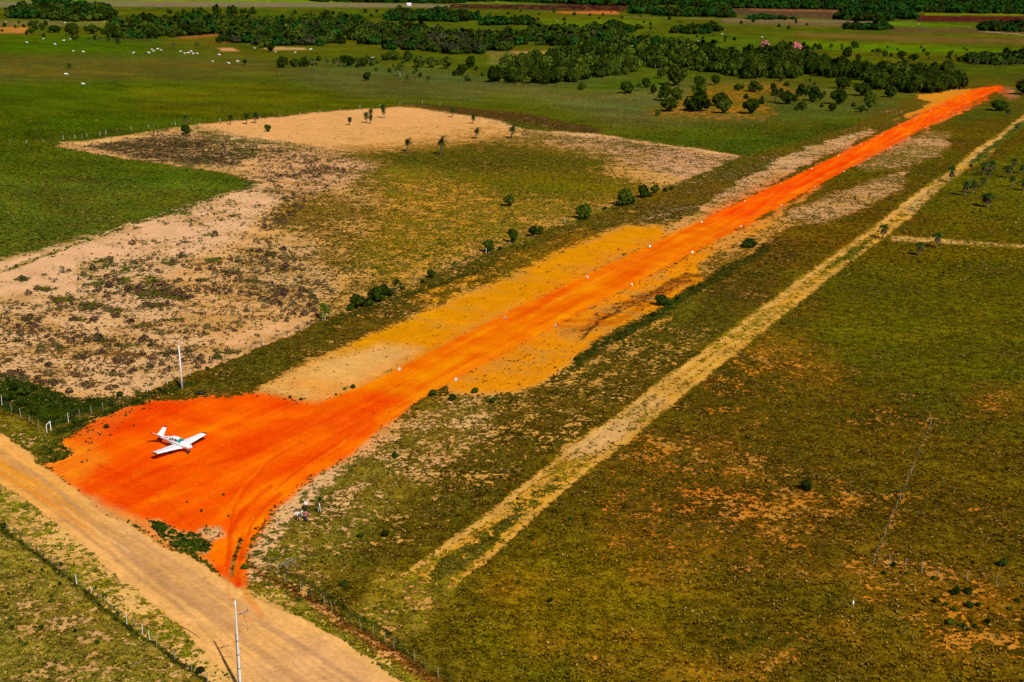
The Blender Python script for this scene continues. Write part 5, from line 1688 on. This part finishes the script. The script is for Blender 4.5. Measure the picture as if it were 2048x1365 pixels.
# ------------------------------------------------------------------ aircraft
def build_plane():
    tipA, tipB = at(303, 907, 1.4), at(411, 866, 1.4)
    mid = (tipA + tipB) / 2
    head = Vector((.835, -.55, 0)).normalized()
    o = mid - head * .1
    e = empty("aircraft", (o.x, o.y, 0), math.atan2(head.y, head.x), "white single propeller light aircraft with a V tail parked on the orange pad", "aircraft")
    W_, G = M['white'], None
    glass, nt, bs = new_mat("cabin_glass")
    bs.inputs['Base Color'].default_value = (.01, .20, .24, 1)
    bs.inputs['Roughness'].default_value = .08
    bs.inputs['Specular IOR Level'].default_value = .8
    sglass = solid("side_glass", (.02, .045, .04), .08, .8)
    blue = solid("stripe_blue_grey", (.10, .11, .17), .4, .4)
    tipm = solid("dark_red_tip", (.035, .006, .012), .4, .4)
    sec = [(2.62, 1.52, 1.02, .27), (2.42, 1.66, .90, .42), (1.9, 1.73, .80, .50), (1.3, 1.77, .76, .53), (1.0, 1.80, .74, .54), (.68, 1.98, .73, .55), (.35, 2.14, .72, .56), (-.3, 2.22, .72, .56), (-1.0, 2.16, .75, .53),
           (-1.8, 1.96, .86, .45), (-2.8, 1.72, 1.0, .31), (-3.8, 1.55, 1.13, .19), (-4.6, 1.45, 1.22, .10), (-5.15, 1.38, 1.28, .03)]
    xs = np.array([s[0] for s in sec])[::-1]
    tp = np.array([s[1] for s in sec])[::-1]
    bt = np.array([s[2] for s in sec])[::-1]
    hw = np.array([s[3] for s in sec])[::-1]

    def surf(x, a, off=0.0):
        t, b, w = np.interp(x, xs, tp), np.interp(x, xs, bt), np.interp(x, xs, hw)
        c, s = math.cos(a), math.sin(a)
        k = 2 / 2.5
        y = math.copysign(abs(c) ** k, c) * (w + off)
        z = math.copysign(abs(s) ** k, s)
        zm = b + (t - b) * .46
        return Vector((x, y, zm + (z * (t - zm + off) if z > 0 else z * (zm - b + off))))

    def patch(x0, x1, a0, a1, nx=8, na=8, off=.012, x0b=None, x1b=None):
        """x0,x1 at angle a0; x0b,x1b at angle a1"""
        x0b = x0 if x0b is None else x0b
        x1b = x1 if x1b is None else x1b
        V, F = [], []
        for j in range(na + 1):
            f = j / na
            for i in range(nx + 1):
                g = i / nx
                xa = x0 + (x0b - x0) * f
                xb = x1 + (x1b - x1) * f
                V.append(surf(xa + (xb - xa) * g, a0 + (a1 - a0) * f, off))
        for j in range(na):
            for i in range(nx):
                k = j * (nx + 1) + i
                F.append((k, k + 1, k + nx + 2, k + nx + 1))
        return V, F
    X = list(np.linspace(2.62, -5.15, 46))
    mb = MB()
    n = 28
    V = [surf(x, 2 * math.pi * k / n) for x in X for k in range(n)]
    F = [(i * n + k, i * n + (k + 1) % n, (i + 1) * n + (k + 1) % n, (i + 1) * n + k) for i in range(len(X) - 1) for k in range(n)]
    F += [tuple(range(n))[::-1], tuple((len(X) - 1) * n + k for k in range(n))]
    fus = mb.add(V, F).build("fuselage", W_, e, True)
    for a0, a1 in ((R_(90), R_(22)), (R_(90), R_(158))):
        V, F = patch(1.02, .42, a0, a1, x0b=.82, x1b=.30)
        MB().add(V, F).build("windshield", glass, e, True)
    for s in (0, 1):
        f = (lambda a: a) if s == 0 else (lambda a: math.pi - a)
        for (x0, x1, x0b, x1b) in ((.22, -.36, .30, -.36), (-.50, -.95, -.50, -.98), (-1.10, -1.35, -1.10, -1.78)):
            V, F = patch(x0, x1, f(R_(50)), f(R_(17)), 5, 5, .012, x0b, x1b)
            MB().add(V, F).build("side_window", sglass, e, True)
        V, F = patch(2.45, -4.6, f(R_(-1)), f(R_(-6)), 40, 1, .012)
        MB().add(V, F).build("stripe", blue, e, True)
        V, F = patch(-1.9, -3.6, f(R_(50)), f(R_(38)), 12, 1, .012)
        MB().add(V, F).build("stripe", blue, e, True)
        V, F = patch(-2.2, -3.3, f(R_(-22)), f(R_(-34)), 8, 1, .012)
        MB().add(V, F).build("registration_mark", blue, e, True)
    # wings
    AF = [(0, 0), (.03, .035), (.1, .06), (.25, .075), (.45, .068), (.7, .04), (1, .003), (1, -.003), (.7, -.02), (.4, -.035), (.15, -.04), (.03, -.025)]

    def wing(sections, name, mat, parent):
        V, F = [], []
        m = len(AF)
        for (y, xle, ch, z, up) in sections:
            for (a, t) in AF:
                V.append(Vector((xle - a * ch, y, z)) + Vector(up) * (t * ch))
        for i in range(len(sections) - 1):
            for k in range(m):
                k2 = (k + 1) % m
                F.append((i * m + k, i * m + k2, (i + 1) * m + k2, (i + 1) * m + k))
        F += [tuple(range(m))[::-1], tuple((len(sections) - 1) * m + k for k in range(m))]
        return MB().add(V, F).build(name, mat, parent, False)
    for s in (1, -1):
        w = wing([(s * .35, 1.35, 2.35, .84, (0, 0, 1)), (s * .9, 1.10, 2.12, .90, (0, 0, 1)), (s * 4.8, .80, 1.15, 1.30, (0, 0, 1))], "wing", W_, e)
        wing([(s * 4.8, .81, 1.16, 1.30, (0, 0, 1)), (s * 5.05, .76, 1.02, 1.33, (0, 0, 1)), (s * 5.2, .55, .60, 1.36, (0, 0, .7))], "wing_tip", tipm, w)
        MB().tube([(-.95, s * 1.2, .985), (-.62, s * 3.0, 1.155)], .012, 4).build("flap_line", blue, w)
        MB().tube([(-.60, s * 3.1, 1.165), (-.38, s * 4.7, 1.32)], .012, 4).build("aileron_line", blue, w)
        up = Vector((0, -s * .56, .83))
        d = Vector((0, s * .83, .56))
        secs = []
        V, F = [], []
        m = len(AF)
        for (L, xle, ch) in ((0.05, -3.55, 1.42), (1.62, -4.25, .72)):
            for (a, t) in AF:
                V.append(Vector((xle - a * ch, 0, 1.47)) + d * L + up * (t * ch * .8))
        for k in range(m):
            k2 = (k + 1) % m
            F.append((k, k2, m + k2, m + k))
        F += [tuple(range(m))[::-1], tuple(m + k for k in range(m))]
        fin = MB().add(V, F).build("tail_fin", W_, e)
        V, F = [], []
        for (L, xle, ch) in ((1.62, -4.24, .74), (1.84, -4.42, .56)):
            for (a, t) in AF:
                V.append(Vector((xle - a * ch, 0, 1.47)) + d * L + up * (t * ch * .85))
        for k in range(m):
            k2 = (k + 1) % m
            F.append((k, k2, m + k2, m + k))
        F += [tuple(range(m))[::-1], tuple(m + k for k in range(m))]
        MB().add(V, F).build("fin_tip", tipm, fin)
        # main gear
        MB().tube([(-.25, s * 1.45, .95), (-.25, s * 1.5, .28)], .05, 6).build("main_gear_strut", M['concrete'], e)
        MB().box((-.23, s * 1.56, .72), (.5, .03, .42)).build("gear_door", W_, e)
        MB().tube([(-.25, s * 1.44, .26), (-.25, s * 1.62, .26)], .26, 14).build("wheel", M['rubber'], e)
    MB().tube([(1.75, 0, .85), (1.9, 0, .25)], .045, 6).build("nose_gear_strut", M['concrete'], e)
    MB().tube([(1.92, -.08, .22), (1.92, .08, .22)], .22, 14).build("wheel", M['rubber'], e)
    MB().box((1.72, .13, .62), (.4, .02, .3)).build("gear_door", W_, e)
    mb = MB()
    mb.tube([(2.60, 0, 1.27), (2.75, 0, 1.27), (2.88, 0, 1.27), (2.98, 0, 1.27), (3.02, 0, 1.27)], [.19, .18, .13, .06, .01], 14)
    sp = mb.build("spinner", W_, e, True)
    for k in range(3):
        a = R_(100 + 120 * k)
        d = Vector((0, math.cos(a), math.sin(a)))
        q = Vector((0, -math.sin(a), math.cos(a)))
        V = []
        for (L, w, tw) in ((.12, .05, .05), (.45, .085, .04), (.85, .075, .02), (1.0, .03, .01)):
            c = Vector((2.77, 0, 1.27)) + d * L
            for (sx, sy) in ((-1, -1), (1, -1), (1, 1), (-1, 1)):
                V.append(c + q * w * sx + Vector((tw * sx + .012 * sy, 0, 0)))
        F = []
        for i in range(3):
            for j in range(4):
                F.append((i * 4 + j, i * 4 + (j + 1) % 4, i * 4 + 4 + (j + 1) % 4, i * 4 + 4 + j))
        F.append((12, 13, 14, 15))
        MB().add(V, F).build("propeller_blade", M['steel'] if k else M['white'], e)
    MB().tube([(-.9, 0, 2.17), (-1.0, 0, 2.45)], .012, 5).build("antenna", W_, e)
    MB().box((2.55, .0, 1.12), (.2, .34, .12)).build("air_intake", M['black'], e)


build_plane()
for _o in bpy.data.objects:
    if _o.name == 'aircraft':
        _o.scale = (1.06, 1.06, 1.06)


# ------------------------------------------------------------------ people
def skin_obj(name, chains, mat, parent, sub=1, root=0):
    """chains: list of (points, radii, index_of_parent_vertex or None)"""
    verts, edges, rad = [], [], []
    for pts, rs, par in chains:
        prev = par
        for p, q in zip(pts, rs):
            verts.append(p)
            rad.append(q)
            if prev is not None:
                edges.append((prev, len(verts) - 1))
            prev = len(verts) - 1
    me = bpy.data.meshes.new(name)
    me.from_pydata(verts, edges, [])
    ob = bpy.data.objects.new(name, me)
    COL.objects.link(ob)
    md = ob.modifiers.new("skin", 'SKIN')
    for i, v in enumerate(me.skin_vertices[0].data):
        v.radius = (rad[i], rad[i]) if not hasattr(rad[i], '__len__') else rad[i]
        v.use_root = (i == root)
    md.use_smooth_shade = True
    if sub:
        ss = ob.modifiers.new("sub", 'SUBSURF')
        ss.levels = ss.render_levels = sub
    dg = bpy.context.evaluated_depsgraph_get()
    dg.update()
    nm = bpy.data.meshes.new_from_object(ob.evaluated_get(dg))
    bpy.data.objects.remove(ob)
    nm.name = name
    nm.materials.clear()
    nm.materials.append(mat)
    return link(name, nm, parent)


SKIN = solid('skin', (.38, .20, .13), .6, .3)
HAIR = solid('hair', (.012, .009, .008), .7, .3)


def person(x, y, rz, H, label, shirt, trousers, armL, armR, vest=None, hat=None, stride=.12, bend=0.0):
    """armL/armR: (elbow offset, wrist offset) from the shoulder, in a body 1.75 tall; +x is forward, +y left"""
    e = empty("person", at(x, y), rz, label, "person")
    k = H / 1.75
    V3 = lambda *a: (a[0] * k, a[1] * k, a[2] * k)
    b = bend
    hip = (0, 0, .93)
    che = (b * .5, 0, 1.30)
    nec = (b * .8, 0, 1.47)
    hd = (b * 1.1 + .02, 0, 1.60)
    chains = []
    # torso up from pelvis: root index 0
    chains.append(([V3(*hip), V3(b * .25, 0, 1.10), V3(*che), V3(b * .7, 0, 1.42), V3(*nec), V3(b * .9, 0, 1.52), V3(hd[0], 0, 1.59), V3(hd[0] + .01, 0, 1.67), V3(hd[0], 0, 1.72)],
                   [(.13 * k, .10 * k), (.12 * k, .09 * k), (.15 * k, .10 * k), (.12 * k, .08 * k), (.055 * k, .055 * k), (.058 * k, .058 * k), (.075 * k, .085 * k), (.078 * k, .09 * k), (.05 * k, .06 * k)], None))
    base = 9
    arms = []
    for s, arm in ((1, armL), (-1, armR)):
        sh = Vector((b * .6, s * .19, 1.41))
        el = sh + Vector((arm[0][0], s * arm[0][1], arm[0][2]))
        wr = el + Vector((arm[1][0], s * arm[1][1], arm[1][2]))
        d = (wr - el).normalized()
        pal = wr + d * .07
        arms.append((sh, el, wr))
        chains.append(([V3(*sh), V3(*el), V3(*wr), V3(*pal)], [.052 * k, .040 * k, .026 * k, .032 * k], 3))
        pi = base + 3
        base += 4
        side = d.cross(Vector((1, 0, 0))).normalized() if abs(d.x) < .9 else Vector((0, 1, 0))
        fr = d.cross(side).normalized()
        for j, L in enumerate((.068, .078, .074, .058)):
            o = pal + fr * (.027 - .018 * j)
            t1 = o + d * L * .55
            t2 = o + d * L + side * (-.015 * s)
            chains.append(([V3(*o), V3(*t1), V3(*t2)], [.0095 * k, .0088 * k, .007 * k], pi))
            base += 3
        o = wr + d * .03 + fr * .03
        chains.append(([V3(*o), V3(*(o + d * .03 + fr * .025)), V3(*(o + d * .055 + fr * .03))], [.011 * k, .010 * k, .008 * k], pi - 1))
        base += 3
    legs = []
    for s in (1, -1):
        hp = Vector((0, s * .09, .88))
        kn = Vector((.02 + s * stride * .5, s * .11, .48))
        an = Vector((s * stride, s * .12, .08))
        toe = an + Vector((.15, 0, -.04))
        legs.append((hp, kn, an, toe))
        chains.append(([V3(*hp), V3(*kn), V3(*an), V3(*toe)], [.085 * k, .055 * k, .038 * k, .03 * k], 0))
    body = skin_obj("body", chains, SKIN, e)
    # face: nose, eyes, ears
    mb = MB()
    hx = hd[0] + .01
    mb.ball(V3(hx + .088, 0, 1.625), (.016 * k, .012 * k, .02 * k), 6, 4)
    for s in (1, -1):
        mb.ball(V3(hx - .005, s * .082, 1.63), (.018 * k, .010 * k, .028 * k), 6, 4)
    mb.build("nose_and_ears", SKIN, e, True)
    mb = MB()
    for s in (1, -1):
        mb.ball(V3(hx + .074, s * .03, 1.65), .010 * k, 6, 4)
    mb.build("eyes", HAIR, e, True)
    # hair
    mb = MB()
    mb.ball(V3(hx - .022, 0, 1.675), (.098 * k, .094 * k, .085 * k), 12, 8)
    mb.build("hair", hat or HAIR, e, True)
    # shirt
    ch = [([V3(0, 0, .90), V3(b * .25, 0, 1.10), V3(*che), V3(b * .7, 0, 1.43), V3(b * .75, 0, 1.48)], [(.155 * k, .12 * k), (.145 * k, .11 * k), (.175 * k, .12 * k), (.14 * k, .10 * k), (.07 * k, .07 * k)], None)]
    for (sh, el, wr), _ in zip(arms, (0, 1)):
        ch.append(([V3(*sh), V3(*el), V3(*(el.lerp(wr, .75)))], [.070 * k, .055 * k, .042 * k], 3))
    skin_obj("shirt", ch, shirt, e)
    ch = [([V3(0, 0, .96), V3(0, 0, .90)], [(.15 * k, .12 * k), (.15 * k, .12 * k)], None)]
    for (hp, kn, an, toe) in legs:
        ch.append(([V3(*hp), V3(*kn), V3(*(an + Vector((0, 0, .02))))], [.10 * k, .072 * k, .058 * k], 1))
    skin_obj("trousers", ch, trousers, e)
    mb = MB()
    for (hp, kn, an, toe) in legs:
        mb.ball(V3(an.x + .06, an.y, .045), (.14 * k, .05 * k, .05 * k), 10, 6)
    mb.build("shoes", M['black'], e, True)
    if vest:
        mb = MB()
        mb.ball(V3(.115, .01, 1.2), (.05 * k, .07 * k, .25 * k), 10, 8)
        mb.build("shirt_front", vest, e, True)
    return e


cW = solid('shirt_white', (.82, .82, .82), .8, .1)
cW2 = solid('shirt_offwhite', (.78, .74, .68), .8, .1)
cM = solid('shirt_magenta', (.50, .06, .22), .8, .1)
cN = solid('trousers_navy', (.025, .028, .08), .8, .1)
cK = solid('trousers_black', (.015, .015, .018), .8, .1)
cG = solid('trousers_grey', (.36, .38, .36), .8, .1)
DOWN = ((.02, .05, -.28), (.10, .0, -.24))
FOLD = ((.04, .10, -.26), (.20, -.18, .02))
HIPS = ((-.05, .16, -.24), (.12, -.10, -.18))
person(595, 1044, 1.9, 1.86, "person in a white shirt and dark trousers, leftmost of the group", cW, cK, HIPS, HIPS)
person(603.5, 1037, 1.3, 1.45, "short person in a cream shirt between the two nearest people", cW2, cG, DOWN, FOLD)
person(612.5, 1044, 1.7, 1.84, "person in a magenta shirt and blue jeans", cM, cN, FOLD, HIPS)
person(612, 1022.5, -.6, 1.84, "person in a white long sleeved shirt pointing down, behind the magenta one", cW, cK, DOWN, ((.12, .04, -.22), (.20, -.12, -.16)))
person(639, 1026, -1.1, 1.85, "person in a dark jacket over white and grey trousers, standing apart at right", cK, cG, DOWN, FOLD, vest=cW, stride=.12)


# ------------------------------------------------------------------ cattle
def cow_mb(seed):
    mb = MB()
    r = random.Random(seed)
    gz = seed % 2
    mb.tube([(-.95, 0, 1.08), (-.8, 0, 1.05), (-.3, 0, 1.0), (.3, 0, 1.02), (.72, 0, 1.12), (.9, 0, 1.15)], [.12, .30, .36, .35, .30, .18], 10)
    if gz:
        mb.tube([(.8, 0, 1.15), (1.15, 0, .85), (1.28, 0, .45)], [.20, .15, .11], 8)
        mb.tube([(1.24, 0, .55), (1.36, 0, .28), (1.42, 0, .12)], [.12, .11, .07], 8)
        hc = (1.26, .52)
    else:
        mb.tube([(.8, 0, 1.15), (1.1, 0, 1.38), (1.2, 0, 1.45)], [.20, .15, .12], 8)
        mb.tube([(1.15, 0, 1.47), (1.4, 0, 1.40), (1.6, 0, 1.30)], [.12, .12, .07], 8)
        hc = (1.2, 1.52)
    for s in (-1, 1):
        mb.tube([(hc[0], s * .1, hc[1]), (hc[0], s * .26, hc[1] + .02)], [.05, .03], 5)
        mb.tube([(hc[0], s * .06, hc[1] + .05), (hc[0] + .03, s * .16, hc[1] + .2)], [.03, .008], 5)
        mb.tube([(.62, s * .18, .95), (.64, s * .18, .48), (.60, s * .18, .0)], [.11, .06, .05], 6)
        mb.tube([(-.72, s * .18, 1.0), (-.62, s * .19, .62), (-.80, s * .18, .42), (-.76, s * .18, .0)], [.16, .09, .06, .05], 6)
    mb.tube([(-.95, 0, 1.15), (-1.03, 0, .8), (-1.0, 0, .45)], [.03, .02, .04], 5)
    mb.ball((.55, 0, 1.36), (.2, .12, .12), 8, 5)
    return mb


COWS = {k: [cow_mb(i).mesh("cow", M[k], True) for i in range(2)] for k in ('cow', 'cow_dark', 'cow_brown')}
ORD = ["leftmost"] + [w + " from left" for w in ("second", "third", "fourth", "fifth", "sixth", "seventh", "eighth", "ninth", "tenth", "eleventh", "twelfth", "thirteenth", "fourteenth", "fifteenth")]
HERDS = [
    ("white cow in the far left pasture before the farm wood", [(54, 87), (87, 80), (128, 83), (141, 80), (111, 91), (109, 90), (167, 106), (147, 104), (65, 63)]),
    ("white cow in the herd at the middle of the far left pasture", [(267, 108), (298, 108), (304, 101), (308, 104), (316, 100), (322, 102), (361, 105), (370, 109), (377, 108), (382, 105), (386, 110), (395, 109), (439, 112)]),
    ("white cow below the herd beside the small dark bush", [(426, 125), (458, 129), (474, 125), (477, 125)]),
    ("white cow at the sandy edge of the central wood", [(509, 98), (504, 62), (504, 66), (551, 106), (591, 107), (620, 101), (623, 100)]),
    ("white cow on the far ground beyond the orange patch at upper left", [(12, 46), (31, 32), (39, 32), (130, 47), (177, 30), (209, 28), (209, 31), (209, 44)]),
    ("white cow in the herd on the right beyond the dense wood", [(1265, 94), (1269, 93), (1286, 95), (1332, 94), (1350, 93), (1361, 90), (1377, 82), (1396, 84), (1383, 94), (1372, 96), (1444, 70)]),
    ("white cow in the far plain at upper right", [(1524, 76), (1744, 49), (1837, 50), (1114, 43), (1005, 61), (1010, 61)]),
]
SOLO = [((132, 151), 'cow', "white cow below the scraggy bush in the left pasture"), ((167, 171), 'cow', "nearest white cow, alone in the left pasture"), ((745, 118), 'cow', "white cow behind the pasture thicket"),
        ((777, 91), 'cow', "white cow at the edge of the central wood"), ((291, 108), 'cow_dark', "black cow beside the white herd"), ((194, 104), 'cow_brown', "brown cow left of the white herd"),
        ((527, 108), 'cow_dark', "dark cow left of the round tree at the wood edge")]
cr_ = random.Random(8)


def cow(x, y, k, lab, grp=None):
    o = link("cow", COWS[k][cr_.randrange(2)])
    p = at(x, y)
    o.location = p
    o.rotation_euler = (0, 0, cr_.choice([0, math.pi]) + cr_.gauss(0, .5))
    s = .85 + .25 * cr_.random()
    o.scale = (s, s, s)
    tag(o, lab, "cow", grp)


for lab, pts in HERDS:
    for n_, (x, y) in enumerate(sorted(pts)):
        cow(x, y, 'cow', "%s, %s" % (ORD[n_], lab), "cattle: " + lab)
for (x, y), k, lab in SOLO:
    cow(x, y, k, lab)

# far white farm building and a white egret in the right field
p = at(818, 12)
e = empty("farm_building", p, .2, "tiny white building on the far plain at the top", "building")
MB().box((0, 0, 2.2), (9, 6, 4.4)).build("wall", M['concrete'], e)
mb = MB()
mb.add([(-5, -3.6, 4.3), (5, -3.6, 4.3), (5, 0, 6.0), (-5, 0, 6.0), (5, 3.6, 4.3), (-5, 3.6, 4.3)], [(0, 1, 2, 3), (3, 2, 4, 5), (0, 3, 5), (1, 4, 2), (0, 5, 4, 1)])
mb.build("roof", M['white'], e)
p = at(1706, 1212)
mb = MB()
mb.tube([(-.3, 0, .42), (-.1, 0, .48), (.12, 0, .55), (.2, 0, .62)], [.03, .11, .10, .04], 8)
mb.tube([(.18, 0, .58), (.28, 0, .75), (.22, 0, .92), (.3, 0, .98)], [.04, .025, .025, .035], 6)
mb.tube([(.32, 0, .98), (.46, 0, .95)], [.018, .004], 5)
mb.tube([(0, .04, .45), (0, .04, 0)], .012, 4)
mb.tube([(0, -.04, .45), (0, -.04, 0)], .012, 4)
o = mb.build("egret", M['white'], None, True)
o.location = p
o.rotation_euler = (0, 0, 1.2)
tag(o, "white egret standing in the lower right field", "bird")
print("scene done")
